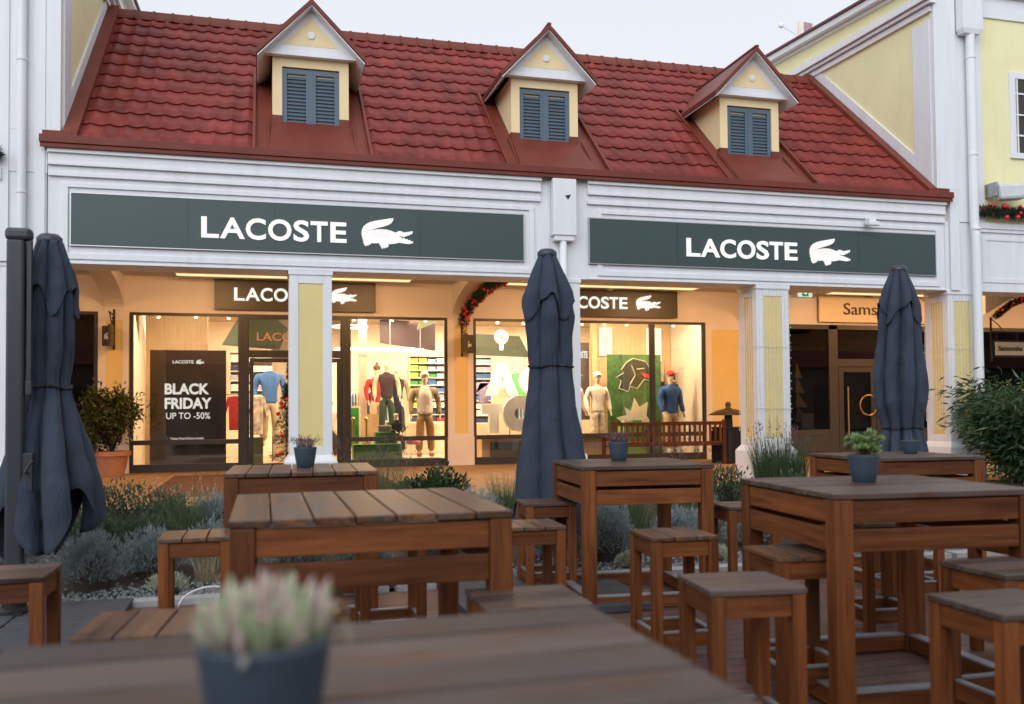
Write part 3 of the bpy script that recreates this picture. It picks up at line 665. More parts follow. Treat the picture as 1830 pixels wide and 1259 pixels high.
lh = side_house('yellow_building', 'tall yellow rendered building behind white boards at the left edge', -2.60, -1, -30)
# right house front
b = MB(); y = YF
b.box(11.436, 12.18, y-.02, y+.06, 4.76, 5.3); b.box(11.19, 12.18, y-.02, y+.06, 5.3, 12); b.box(11.437, 11.62, y-.05, y-.02, 3.56, 5.31); b.box(11.18, 11.62, y-.052, y-.02, 5.31, 12); b.box(11.35, 40, y, y+.5, 3.56, 4.76)
b.box(12.18, 40, y-.02, y+.06, 8.42, 8.80); b.box(11.95, 40, y-.10, y, 8.80, 8.90); b.box(11.95, 40, y-.16, y, 8.90, 9.05)
b.box(11.96, 40, y-.05, y, 4.66, 4.76); b.box(11.96, 40, y-.03, y, 4.60, 4.66)
b.box(12.12, 12.20, y-.015, y, 3.72, 4.52); b.box(12.2, 40, y-.015, y, 4.46, 4.52); b.box(12.2, 40, y-.015, y, 3.72, 3.80)
b.box(12.78, 12.90, y-.03, y+.06, 5.95, 7.50); b.box(12.90, 14.4, y-.03, y+.06, 7.38, 7.50); b.box(12.90, 14.4, y-.03, y+.06, 5.95, 6.05); b.box(14.4, 14.52, y-.03, y+.06, 5.95, 7.50)
part(b, 'front_trim', WHITE, rh, bevel=.004)
b = MB(); b.box(12.18, 40, y+.012, y+.055, 4.76, 8.42); part(b, 'front_wall', YELLOW, rh)
b = MB(); b.box(12.90, 14.4, y+.0, y+.012, 6.05, 7.38); b2 = part(b, 'upper_window', GLASSD, rh)
b = MB()
for k in range(6): b.box(12.93+k*.28, 12.96+k*.28, y-.02, y-.002, 6.05, 7.38)
for z in (6.35, 6.72, 7.1): b.box(12.90, 14.4, y-.022, y-.004, z, z+.03)
part(b, 'glazing_bars', WHITE, rh)
b = MB().box(11.64, 12.06, y-.22, y-.05, 8.10, 9.9).hex([(11.68, y-.2, 8.02), (12.02, y-.2, 8.02), (12.02, y-.05, 8.02), (11.68, y-.05, 8.02)], [(11.64, y-.22, 8.10), (12.06, y-.22, 8.10), (12.06, y-.05, 8.10), (11.64, y-.05, 8.10)]); part(b, 'rainwater_box', WHITE, rh)
b = MB().tube([(11.86, y-.13, 8.02), (11.86, y-.13, 4.7), (11.86, y-.16, 4.5), (11.86, y-.16, .35)], .075, 16)
for z in (7.6, 5.9, 4.6): b.lathe([(.085, 0), (.085, .04)], (11.86, y-.13 if z > 4.7 else y-.16, z), 14)
part(b, 'downpipe', WHITE, rh, smooth=False)
# left house front
b = MB(); b.box(-30, -2.77, y-.02, y+.5, 3.56, 4.75); b.box(-30, -2.862, y-.03, y+.06, 4.75, 5.305); b.box(-2.862, -2.763, y-.028, y+.06, 4.75, 5.06); b.box(-30, -2.605, y-.032, y+.06, 5.305, 12)
b.box(-2.92, -2.787, y-.045, y-.02, 3.56, 12); b.box(-3.45, -3.22, y-.05, y-.03, 3.56, 12); b.box(-30, -3.30, y-.09, y-.02, 4.62, 4.78)
part(b, 'front_wall', WHITE, lh, bevel=.004)
b = MB().tube([(-3.055, y-.10, 12), (-3.055, y-.10, .35)], .055, 16)
for z in (4.45, 3.75, 6.2): b.lathe([(.065, 0), (.065, .035)], (-3.055, y-.10, z), 14)
part(b, 'downpipe', WHITE, lh)
# flag beyond the right building
t = thing('flag', 'small pale flag on a thin pole above the roof of the yellow building', 'flag', (20.7, 32, 9))
part(MB().tube([(20.66, 32, 12), (20.66, 32, 17.3)], .03, 6).tube([(20.66, 32, 16.55), (20.0, 32, 16.85)], .022, 6).ball((19.97, 32, 16.86), .11), 'pole', WHITE, t)
b = MB(); n = 12
for i in range(n):
    for (k) in range(1):
        x0 = 20.68+i*.085; x1 = x0+.085; f = lambda x: .06*math.sin((x-20.6)*6); d = lambda x: -.05*(x-20.6)+.04*math.sin((x-20.6)*5)
        b.add([(x0, 32+f(x0), 16.42+d(x0)), (x1, 32+f(x1), 16.42+d(x1)), (x1, 32+f(x1), 17.12+d(x1)), (x0, 32+f(x0), 17.12+d(x0))], [(0, 1, 2, 3)], 1 if 3 < i < 8 else 0)
part(b, 'cloth', [mat('pale_flag', (.72, .68, .60), .8), mat('flag_print', (.38, .22, .30), .8)], t)
# spotlight heads and loudspeaker
t = thing('spotlight', 'small white spotlight on the moulding above the right green sign', 'lamp', (9.8, YF, 4.6))
part(MB().box(9.70, 9.82, YF-.22, YF-.08, 4.60, 4.70).box(9.66, 9.86, YF-.26, YF-.20, 4.57, 4.64), 'head', WHITE, t, bevel=.01); part(MB().box(9.74, 9.78, YF-.09, YF-.02, 4.62, 4.66), 'arm', METAL, t)
t = thing('loudspeaker', 'white outdoor loudspeaker above the garland on the yellow wall', 'loudspeaker', (12.5, YF-.1, 5.3))
b = MB().hex([(12.28, YF-.30, 5.12), (12.78, YF-.38, 5.16), (12.74, YF-.16, 5.14), (12.32, YF-.12, 5.12)], [(12.24, YF-.30, 5.40), (12.84, YF-.38, 5.43), (12.78, YF-.14, 5.43), (12.30, YF-.10, 5.40)])
part(b, 'housing', mat('speaker_white', (.62, .64, .66), .4), t, bevel=.05); part(MB().box(12.22, 12.28, YF-.24, YF+.01, 5.20, 5.44), 'bracket', METAL, t)
# ================================================================ DARK SHOP AT THE RIGHT
ds = thing('dark_shopfront', 'unlit shop front with grey framed door and gift display at the right', 'shop front', (13, YW, ZM))
b = MB(); y0, y1 = YW-.03, YW+.07; GF = mat('taupe_frame', (.048, .046, .044), .45, .06)
b.box(11.9, 12.2, y0, y1, ZM, 3.7)
b.box(12.2, 12.32, y0, y1, ZM, 3.70); b.box(14.06, 14.32, y0, y1, ZM, 3.70); b.box(12.32, 14.06, y0, y1, ZM, 1.0); b.box(12.32, 19, y0, y1, 3.58, 3.70)
b.box(14.32, 16.6, y0, y1, 2.62, 2.82); b.box(16.6, 16.9, y0, y1, ZM, 3.7); b.box(16.9, 25, y0, y1, ZM, 1.0); b.box(19, 25, y0, y1, 3.58, 3.7)
b.box(12.45, 13.93, y0-.012, y0, .45, .50); b.box(12.45, 13.93, y0-.012, y0, .86, .90)
part(b, 'frame', GF, ds, bevel=.005)
part(MB().box(12.32, 14.06, YW+.02, YW+.03, 1.0, 3.58).box(14.32, 16.6, YW+.02, YW+.03, 2.82, 3.58).box(16.9, 25, YW+.02, YW+.03, 1.0, 3.58), 'pane', GLASSD, ds)
for x0, x1 in ((14.34, 15.44), (15.46, 16.58)):
    b = MB(); b.box(x0, x0+.14, y0+.01, y1-.01, ZM+.01, 2.61); b.box(x1-.14, x1, y0+.01, y1-.01, ZM+.01, 2.61); b.box(x0+.14, x1-.14, y0+.01, y1-.01, ZM+.01, .45); b.box(x0+.14, x1-.14, y0+.01, y1-.01, 2.48, 2.61)
    d = part(b, 'door', GF, ds); part(MB().box(x0+.14, x1-.14, YW+.02, YW+.03, .45, 2.48), 'door_pane', GLASSD, d)
    hx = x1-.30 if x0 < 15 else x0+.22; r = MB()
    r.tube([(hx+.26*math.cos(a*math.pi/12), y0-.10, 1.62+.26*math.sin(a*math.pi/12)) for a in range(25)], .018, 8)
    part(r, 'ring_handle', GOLD, d, smooth=True)
    q = MB().tube([(x0+.22, y0-.06, .8), (x0+.22, y0-.06, 2.1)], .02, 8); part(q, 'bar_handle', GOLD, d)
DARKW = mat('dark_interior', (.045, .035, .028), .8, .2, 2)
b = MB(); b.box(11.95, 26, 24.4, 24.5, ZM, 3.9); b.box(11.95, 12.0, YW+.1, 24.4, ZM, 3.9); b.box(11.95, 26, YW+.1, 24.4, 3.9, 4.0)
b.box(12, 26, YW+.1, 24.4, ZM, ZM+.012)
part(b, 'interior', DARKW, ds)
cb = mat('cream_card', (.50, .42, .30), .7, .08)
for k, (x, z, w_, h_) in enumerate(((12.45, 2.35, .36, .30), (12.42, 2.02, .42, .30), (12.40, 1.55, .50, .45), (12.46, 1.32, .36, .2), (12.85, 1.3, .3, .3))):
    t = thing('gift_box', ('small cream gift box topmost on the pile in the dark window', 'cream gift box second from the top in the dark window', 'largest cream gift box in the middle of the pile in the dark window', 'flat gift box lowest in the pile in the dark window', 'gift box beside the pile in the dark window')[k], 'gift box', (x, 21.2, z), group='gift boxes in the dark shop window')
    part(MB().box(x, x+w_, 21.1, 21.4, z, z+h_-.01), 'box', cb, t); part(MB().box(x+w_/2-.02, x+w_/2+.02, 21.09, 21.41, z-.001, z+h_).box(x-.004, x+w_+.004, 21.09, 21.41, z+h_*.45, z+h_*.55), 'ribbon', mat('dark_ribbon', (.16, .06, .05), .5), t)
b = MB()
for k in range(4): z = 1.2+k*.38; b.prism([(13.35-.0*k, z), (13.78-.07*k, z), (13.42, z+.40)], 'y', 21.05, 21.2)
tag(b.build('display_tree', cb), 'flat cream cardboard fir tree standing in the dark window', 'decoration')
tag(MB().box(13.5, 13.86, 21.0, 21.03, 1.02, 1.42).build('leaflet_card', mat('pale_card', (.6, .58, .6), .6)), 'pale leaflet card at the foot of the cardboard tree', 'card')
tag(MB().box(12.4, 13.3, 21.0, 21.5, .9, 1.25).box(12.55, 12.9, 20.95, 21.35, 1.25, 1.31).build('display_plinth', mat('teal_plinth', (.06, .13, .12), .6)), 'dark teal plinth under the gift boxes', 'plinth')
# exit sign
t = thing('exit_sign', 'green emergency exit sign with arrow under the arcade ceiling', 'sign', (13.2, 20.2, 4.4))
ex = YW-.3
part(MB().box(13.02, 13.42, ex, ex+.03, 4.37, 4.55), 'panel', emit('sign_white', (.9, 1, .8), .7), t)
part(MB().box(13.13, 13.31, ex-.006, ex-.001, 4.385, 4.535), 'green_field', emit('sign_green', (.02, .30, .08), .8), t)
part(MB().box(13.17, 13.23, ex-.012, ex-.008, 4.45, 4.47).prism([(13.22, 4.42), (13.22, 4.50), (13.27, 4.46)], 'y', ex-.012, ex-.008), 'arrow', emit('arrow_white', (.9, 1, .9), .9), t)
# hanging sign at far right
t = thing('hanging_sign', 'small cream hanging sign with dark lettering on a black bracket at the right edge', 'sign', (15.2, 16, 2.7))
X0 = 14.9; yy = 16.0
part(MB().box(X0-.03, X0, yy, yy+.03, 2.5, 3.45).box(X0, X0+1.3, yy, yy+.03, 3.12, 3.15).tube([(X0, yy, 3.4), (X0+.15, yy, 3.3), (X0+.3, yy, 3.15)], .012, 6).box(X0+.12, X0+.14, yy, yy+.03, 2.98, 3.12).box(X0+.66, X0+.68, yy, yy+.03, 2.94, 3.12).box(X0+.02, X0+.84, yy-.012, yy+.03, 2.60, 2.96), 'bracket', BLACK, t)
part(MB().box(X0+.06, X0+.80, yy-.03, yy-.013, 2.64, 2.92), 'panel', CREAMSIGN, t)
fixp(text('lettering', 'Samsonite', X0+.12, X0+.74, 2.73, 2.84, yy-.04, BLACK, None, .02, .006), t)
# pier behind it
part(MB().box(14.4, 14.9, 16.3, 16.5, ZM, 4.4), 'cross_wall', WHITEIN, ds)
part(MB().box(14.5, 14.8, 16.28, 16.3, ZM+.9, 3.6), 'wall_panel', PANELY, ds)
# ================================================================ SHOP INTERIOR
WARMW = mat('shop_wall', (.80, .70, .56), .8, .04, 2); FLOORI = mat('shop_floor', (.46, .33, .21), .45, .08, 3); SCEIL = mat('shop_ceiling', (.42, .33, .24), .8, .05, 2)
b = MB(); YB = 26.6
b.box(-2.72, 11.9, YB, YB+.1, ZM, 4.45); b.box(-2.82, -2.72, YW+.1, YB, ZM, 4.45); b.box(10.72, 10.82, YW+.1, YB, ZM, 4.45)
inn = part(b, 'shop_wall', WARMW)
part(MB().box(-2.72, 10.72, YW+.1, YB, ZM, ZM+.02), 'shop_floor', FLOORI)
part(MB().box(-2.72, 10.72, YW+.1, YB, 4.1, 4.2), 'shop_ceiling', SCEIL)
part(MB().box(-2.70, -1.3, 23.0, 23.1, ZM, 4.1).box(8.5, 10.7, 22.9, 23.0, ZM, 4.1), 'oak_partition', LIGHTWOOD)
part(MB().box(.2, .6, 24.0, 24.2, ZM, 4.1).box(2.35, 2.55, 23.6, 23.8, ZM, 4.1), 'inner_post', mat('beige_post', (.5, .42, .32), .7))
def area(x, y, z, sx, sy, e, col=(1, .74, .46), rot=(0, 0, 0)):
    l = D.lights.new('fill_light', 'AREA'); l.shape = 'RECTANGLE'; l.size = sx; l.size_y = sy; l.energy = e; l.color = col
    o = D.objects.new('fill_light', l); COL.objects.link(o); o.location = (x, y, z); o.rotation_euler = rot
for (x, y) in ((-1.3, 23.6), (2.8, 23.6), (5.6, 23.8), (1.0, 25.2), (4.6, 25.0), (8.0, 25)): area(x, y, 4.0, 1.6, 1.2, 150)
for (x, e) in ((-1.5, 85), (.6, 60), (2.9, 95), (5.8, 210), (7.8, 85), (9.6, 80)): area(x, 20.95, 3.85, 1.5, .3, e, rot=(rad(32), 0, 0))  # added fill: lights the window display and letters from the front
for x, y, e in ((-6, 17.6, 120), (-1.2, 17.6, 150), (2.4, 17.6, 150), (6.2, 17.6, 150), (9.8, 17.6, 150), (13.6, 17.6, 170), (17.5, 17.6, 170), (22, 17.6, 150)): area(x, y, 4.36, 1.0, .5, e*.52, (1, .52, .23), (rad(38), 0, 0))  # unseen area lights added to wash the arcade wall warm
# ring and rectangle luminaires
LUM = emit('lamp_white', (1, .88, .70), 6)
t = thing('ring_light', 'round ring lamp hanging at the top of the window right of the door', 'lamp', (2.4, 24, 3.8))
part(MB().tube([(2.15+.45*math.cos(a*math.pi/16), 24+.45*math.sin(a*math.pi/16), 3.78) for a in range(33)], .022, 6), 'tube', LUM, t); part(MB().tube([(2.15, 24, 3.8), (2.15, 24, 4.1)], .01, 6), 'rod', METAL, t)
t = thing('frame_light', 'large rectangular frame lamp hanging inside the window right of the door', 'lamp', (3, 24.5, 3.2))
part(MB().tube([(1.7, 23.2, 3.13), (3.9, 23.2, 3.13), (4.3, 25.2, 3.3), (1.9, 25.2, 3.3), (1.7, 23.2, 3.13)], .03, 6), 'tube', LUM, t); part(MB().tube([(3.2, 24, 3.2), (3.2, 24, 4.1)], .008, 6).tube([(4.0, 24, 3.2), (4.0, 24, 4.1)], .008, 6), 'rod', METAL, t)
SPOT = emit('spot_bulb', (1, .85, .6), 18); SB = mat('spot_body', (.5, .42, .34), .5)
for i, (x, y) in enumerate([(-2.3, 21.6), (-1.5, 21.5), (-.8, 21.6), (2.0, 21.5), (2.9, 21.5), (3.7, 21.5), (4.9, 21.6), (5.5, 21.6), (6.2, 21.7), (7.1, 21.6), (7.7, 21.6), (8.3, 21.6), (8.9, 21.6), (9.6, 21.6), (10.2, 21.6)]):
    t = thing('spot_lamp', 'small beige cylinder spot lamp on the shop ceiling above the window display', 'lamp', (x, y, 4), group='spot lamps on the shop ceiling')
    b = MB().tube([(x, y, 4.1), (x, y, 3.95)], .012, 6).tube([(x, y-.03, 3.97), (x+.03, y+.09, 3.72)], .045, 10); part(b, 'body', SB, t)
    part(MB().tube([(x+.03, y+.091, 3.718), (x+.031, y+.096, 3.708)], .035, 10), 'bulb', SPOT, t)
# hanging dark green ceiling shapes
DG = mat('dark_green_board', (.04, .06, .035), .6, .1); PG = mat('pale_green_board', (.30, .40, .27), .6)
def board(name, pts, y, m, lab, cat, th=.04): tag(MB().prism(pts, 'y', y, y+th).build(name, m), lab, cat)
board('hanging_board', [(-.95, 3.15), (.35, 3.05), (.55, 3.55), (.2, 3.85), (-.55, 3.85)], 22.3, DG, 'dark green hexagon board hanging high behind the poster', 'board')
board('hanging_board', [(3.0, 3.40), (4.5, 3.20), (4.5, 3.95), (3.0, 4.05)], 24.5, mat('aubergine_board', (.05, .03, .04), .6), 'dark aubergine board hanging in the window right of the door', 'board')
board('hanging_board', [(3.75, 3.62), (4.4, 3.9), (4.3, 4.05), (3.9, 4.05)], 23.0, PG, 'pale green pointed board at the top right of the window beside the door', 'board')
board('hanging_board', [(4.8, 3.05), (6.9, 2.98), (6.6, 3.55), (4.8, 3.62)], 23.5, DG, 'wide dark green board hanging above the big white letters', 'board')
t = thing('wall_clock', 'round cream disc with dark centre hanging over the white letters', 'decoration', (5.6, 21.6, 3.2))
part(MB().tube([(5.6, 21.62, 3.36), (5.6, 21.58, 3.36)], .17, 24).box(5.56, 5.64, 21.58, 21.62, 3.04, 3.2), 'disc', mat('cream_disc', (.7, .6, .42), .6), t); part(MB().tube([(5.6, 21.579, 3.36), (5.6, 21.57, 3.36)], .065, 18), 'centre', DG, t)
# poster panel
t = thing('poster_stand', 'tall dark sale poster with white lettering behind the left window', 'poster', (-1.6, 20.95, ZM))
part(MB().box(-2.36, -.80, 20.92, 20.98, ZM+.02, 2.93), 'panel', mat('brown_poster', (.075, .055, .038), .45, .12, 1), t)
PW = emit('poster_white_glow', (1, .93, .82), .8)  # printed letters glow by themselves, brightness set in the material
yy = 20.905
fixp(text('headline', 'BLACK', -2.06, -1.15, 1.97, 2.21, yy, PW, None, .035, .006), t); fixp(text('headline', 'FRIDAY', -2.06, -1.10, 1.66, 1.90, yy, PW, None, .035, .006), t)
fixp(text('subline', 'UP TO -50%', -2.03, -1.13, 1.44, 1.58, yy, PW, None, 0.006, .006), t)
fixp(text('small_print', '*Classic Polos & Shoes excluded.', -1.95, -1.26, 1.00, 1.05, yy, PW, None, .0, .006), t)
fixp(text('brand_line', 'LACOSTE', -1.90, -1.47, 2.64, 2.71, yy, PW, None, .02, .006), t); fixp(croc('emblem', -1.42, -1.25, 2.62, 2.73, yy, PW, None, .006), t)
# big white letters in the middle window
BL = mat('white_foam_letter', (.86, .84, .80), .6, .02)
for ch, x0, x1, z0, z1, y, lab in (('A', 5.20, 6.02, 1.93, 2.72, 21.55, 'big white foam letter A on the upper row in the middle window'), ('C', 6.05, 6.85, 1.90, 2.66, 21.55, 'big white foam letter C beside the umbrella in the middle window'),
      ('T', 5.02, 5.62, 1.02, 1.72, 21.25, 'big white foam letter T on the lower row in the middle window'), ('O', 5.50, 6.35, 1.05, 1.92, 21.10, 'big white round foam letter O on the lower row in the middle window')):
    tag(text('display_letter', ch, x0, x1, z0, z1, y, BL, None, .11, .14), lab, 'letter', 'big foam letters in the middle window')
t = thing('display_bench', 'low oak display bench under the big white letters', 'display bench', (6.5, 21.5, ZM)); part(MB().box(4.95, 8.2, 21.0, 21.9, ZM+.02, .96), 'body', LIGHTWOOD, t)
part(MB().box(5.15, 6.9, 20.97, 20.995, ZM+.08, .82), 'front_panel', mat('dark_olive', (.035, .038, .025), .5), t)
tag(MB().box(1.95, 3.05, 20.9, 21.3, ZM+.02, .82).build('display_box', mat('green_box', (.10, .30, .06), .6)), 'bright green display box behind the lower pane right of the door', 'display box')
tag(MB().box(2.5, 3.0, 21.35, 21.7, ZM+.02, 1.08).build('display_box', mat('green_box_two', (.09, .26, .07), .6)), 'taller green box behind the seated child mannequin', 'display box')
tag(MB().box(3.05, 3.95, 20.85, 21.9, ZM+.02, .50).build('display_box', WARMW), 'low cream platform under the mannequin with the white vest', 'display box')
tag(MB().box(2.3, 2.75, 22.6, 23.1, ZM+.02, 1.5).build('display_box', LIGHTWOOD), 'oak block left of the varsity jacket mannequin', 'display box')
tag(MB().box(2.55, 3.9, 21.95, 22.5, ZM+.02, .95).build('display_box', WARMW), 'cream plinth behind the seated child mannequin', 'display box')
t = thing('picture_frame', 'green picture in a pale frame leaning low in the window right of the door', 'picture', (2.0, 22.0, .9)); part(MB().box(1.80, 2.22, 22.0, 22.03, .70, 1.70), 'frame', WARMW, t); part(MB().box(1.84, 2.18, 21.99, 21.999, .74, 1.66), 'print', mat('green_print', (.03, .22, .04), .5, .6, 4), t)
for i, x in enumerate((1.99, 2.28)):
    t = thing('rope_post', ('slim brass rope post nearest the door frame', 'slim brass rope post beside the green picture')[i], 'post', (x, 21.3, ZM))
    part(MB().tube([(x, 21.3, .34), (x, 21.3, 1.35)], .022, 8).ball((x, 21.3, 1.40), .05), 'post', GOLD, t); part(MB().lathe([(.14, 0), (.14, .03), (.03, .05)], (x, 21.3, .34), 16), 'base', mat('red_base', (.45, .03, .03), .4), t)
# green panel with stencilled jagged shapes, boxes, shelf
t = thing('display_wall', 'tall green splattered display wall with dark jagged shapes in the right window', 'display wall', (9.2, 22, ZM))
part(MB().box(8.50, 9.98, 21.95, 22.0, ZM+.02, 2.98), 'panel', mat('splatter_green', (.035, .105, .022), .6, .5, 9), t)
b = MB(); b.prism([(8.80, 2.10), (9.05, 2.02), (9.10, 2.16), (9.30, 2.10), (9.50, 2.34), (9.75, 2.28), (9.70, 2.55), (9.55, 2.80), (9.20, 2.88), (9.02, 2.78), (8.86, 2.58), (8.93, 2.50), (8.72, 2.38), (8.86, 2.30)], 'y', 21.93, 21.948)
part(b, 'jagged_shape', mat('olive_print', (.018, .026, .012), .6, .3, 12), t)
b = MB(); P_ = [(8.80, 2.10), (9.05, 2.02), (9.10, 2.16), (9.30, 2.10), (9.50, 2.34), (9.75, 2.28), (9.70, 2.55), (9.55, 2.80), (9.20, 2.88), (9.02, 2.78), (8.86, 2.58), (8.93, 2.50), (8.72, 2.38), (8.86, 2.30)]
b.tube([(x, 21.935, z) for x, z in P_+P_[:1]], .012, 5); b.tube([(9.1, 21.93, 2.2), (9.25, 21.93, 2.45), (9.15, 21.93, 2.7)], .014, 5); b.tube([(9.3, 21.93, 2.6), (9.5, 21.93, 2.62)], .014, 5)
part(b, 'outline', mat('cream_line', (.50, .48, .34), .6), t)
b = MB(); b.prism([(9.38, 2.52), (9.74, 2.44), (9.66, 2.36), (9.50, 2.40)], 'y', 21.915, 21.929); part(b, 'red_shape', mat('red_print', (.5, .04, .03), .5), t)
b = MB(); b.prism([(8.72, 1.35), (9.0, 1.42), (8.95, 1.62), (9.12, 1.52), (9.22, 1.86), (9.36, 1.62), (9.60, 1.76), (9.55, 1.40), (9.7, 1.2), (8.9, 1.2)], 'y', 21.93, 21.948)
part(b, 'burst_shape', mat('cream_print', (.55, .48, .36), .6, .4, 30), t)
tag(MB().box(8.62, 9.18, 21.2, 21.7, ZM+.02, 1.22).build('display_box', mat('lime_box', (.15, .36, .07), .6)), 'lime green box at the foot of the green display wall', 'display box')
tag(MB().box(9.2, 9.72, 21.45, 21.85, ZM+.02, .98).build('display_box', mat('lime_box_two', (.12, .30, .06), .6)), 'shorter lime green box right of the taller one by the display wall', 'display box')
for i, (x, z, c_, nm) in enumerate(((8.68, 1.22, (.5, .45, .36), 'cream'), (8.92, 1.22, (.08, .3, .08), 'green'), (9.3, .98, (.04, .08, .22), 'navy'))):
    tag(MB().box(x, x+.22, 21.3, 21.5, z, z+.07).build('folded_garment', mat('garment_'+nm, c_, .9)), 'folded %s garment on a lime green display box' % nm, 'clothes')
LB = emit('light_box', (1, .80, .52), 1.6)
for x0, x1, z0, z1, lab in ((8.62, 8.98, 3.0, 3.75, 'lit pale wall panel above the green display wall'), (9.98, 10.40, 2.85, 3.75, 'lit pale wall panel above the shelf with navy sweaters')):
    tag(MB().box(x0, x1, 22.82, 22.86, z0, z1).build('light_panel', LB), lab, 'light panel')
t = thing('wall_panel', 'dark panel with white lettering inside the right window', 'sign', (7.6, 22.8, ZM)); part(MB().box(7.35, 8.35, 22.9, 22.95, 1.3, 3.35), 'panel', mat('dark_brown_panel', (.06, .045, .035), .5, .1), t)
fixp(text('lettering', 'LACOSTE', 7.80, 8.30, 2.93, 3.12, 22.87, LETLIT, None, .03, .02), t)
part(MB().box(8.36, 8.50, 22.7, 22.85, ZM, 4.1), 'oak_post', LIGHTWOOD)
t = thing('wall_shelf', 'oak shelf holding navy sweaters behind the hooded mannequin', 'shelf', (10.2, 22.6, 2.2)); part(MB().box(9.95, 10.70, 22.55, 22.89, 2.30, 2.35), 'board', LIGHTWOOD, t); part(MB().box(10.35, 10.40, 22.5, 22.55, ZM, 2.9), 'upright', LIGHTWOOD, t)
for i, (x, c_, nm) in enumerate(((10.0, (.10, .16, .32), 'blue'), (10.28, (.5, .5, .5), 'white'), (10.48, (.02, .025, .05), 'black'))):
    tag(MB().box(x, x+.20, 22.6, 22.85, 2.35, 2.42).box(x+.005, x+.195, 22.6, 22.85, 2.425, 2.49).box(x+.01, x+.2, 22.6, 22.85, 2.495, 2.55).build('folded_garment', mat('sweater_'+nm, c_, .9)), 'stack of %s sweaters on the oak shelf in the right window' % nm, 'clothes')
# back wall shelving with folded polo shirts
SHF = mat('white_shelf', (.75, .70, .62), .6)
PAL = [('yellow', (.55, .50, .10)), ('lime', (.30, .50, .10)), ('green', (.05, .30, .10)), ('sky blue', (.25, .42, .60)), ('blue', (.06, .16, .42)), ('lilac', (.38, .34, .52)), ('white', (.7, .7, .66)), ('pink', (.6, .22, .28)), ('navy', (.03, .05, .12)), ('red', (.45, .04, .05))]
PM = {n: mat('polo_'+n.replace(' ', '_'), c, .9, .1, 8) for n, c in PAL}
def shelf_unit(x0, x1, z0, z1, rows, cols, y, lab, grp, pal):
    t = thing('shelf_unit', lab, 'shelves', (x0, y, z0)); b = MB(); dz = (z1-z0)/rows
    for r in range(rows+1): b.box(x0, x1, y, y+.35, z0+r*dz, z0+r*dz+.02)
    for c in (x0, x1-.02): b.box(c, c+.02, y+.001, y+.35, z0+.02, z1)
    b.box(x0, x1, y+.36, y+.37, z0, z1)
    part(b, 'carcass', SHF, t)
    dx = (x1-x0-.04)/cols
    for r in range(rows):
        for c in range(cols):
            nm = pal(r, c)
            h = dz*random.uniform(.5, .72); xx = x0+.03+c*dx; bb = MB()
            for k in range(3): bb.box(xx+random.uniform(0, .01), xx+dx-.02-random.uniform(0, .01), y+.02, y+.3, z0+r*dz+.02+k*h/3, z0+r*dz+.02+(k+.92)*h/3)
            tag(bb.build('folded_shirts', PM[nm]), 'stack of folded %s shirts on the %s' % (nm, grp), 'clothes', 'folded shirts on the '+grp)
shelf_unit(3.95, 5.0, 1.25, 3.12, 9, 4, 25.6, 'white wall shelves of folded coloured shirts right of the frame lamp', 'shelves seen right of the door', lambda r, c: (['navy', 'navy', 'yellow', 'green', 'lime', 'green', 'lime', 'lime', 'yellow'], ['navy', 'blue', 'yellow', 'green', 'green', 'green', 'green', 'lime', 'yellow'], ['navy', 'navy', 'white', 'blue', 'sky blue', 'blue', 'green', 'sky blue', 'sky blue'], ['red', 'navy', 'white', 'lilac', 'blue', 'sky blue', 'sky blue', 'lilac', 'sky blue'])[c][r])
shelf_unit(5.75, 6.35, 1.2, 3.1, 9, 1, 25.6, 'narrow white shelves of blue shirts at the left of the middle window', 'narrow shelves in the middle window', lambda r, c: ['navy', 'white', 'white', 'blue', 'blue', 'sky blue', 'blue', 'lilac', 'sky blue'][r])
shelf_unit(7.4, 8.0, 2.0, 3.1, 5, 1, 25.6, 'small white shelves of pink and red shirts beside the umbrella', 'small shelves beside the umbrella', lambda r, c: ['red', 'pink', 'red', 'green', 'pink'][r])
shelf_unit(-.9, .3, 1.9, 3.2, 5, 2, 25.8, 'white shelves of shoes and shirts seen through the glass door', 'shelves behind the door', lambda r, c: ['white', 'white', 'lilac', 'navy', 'white'][(r+c) % 5])
# ---------------------------------------------------------------- mannequins
MSK = mat('mannequin_skin', (.72, .60, .46), .45, .03)
def skin(name, pts, edges, rads, m, parent, lvl=2, root=0):
    me = D.meshes.new(name+'_k'); me.from_pydata(pts, edges, []); o = D.objects.new(name, me); COL.objects.link(o)
    md = o.modifiers.new('s', 'SKIN'); md.branch_smoothing = .6
    ls = me.skin_vertices[0].data
    kf = 1 if name == 'body' else .93
    for i, r in enumerate(rads): ls[i].radius = (r[0]*kf, r[1]*kf) if isinstance(r, tuple) else (r*kf, r*kf); ls[i].use_root = (i == root)
    sb = o.modifiers.new('d', 'SUBSURF'); sb.levels = lvl; sb.render_levels = lvl
    bpy.context.view_layer.update()
    m2 = D.meshes.new_from_object(o.evaluated_get(bpy.context.evaluated_depsgraph_get()))
    D.objects.remove(o); D.meshes.remove(me); m2.name = name; m2.materials.clear(); m2.materials.append(m)
    m2.polygons.foreach_set('use_smooth', [True]*len(m2.polygons))
    ob = D.objects.new(name, m2); COL.objects.link(ob); ob.parent = parent; return ob
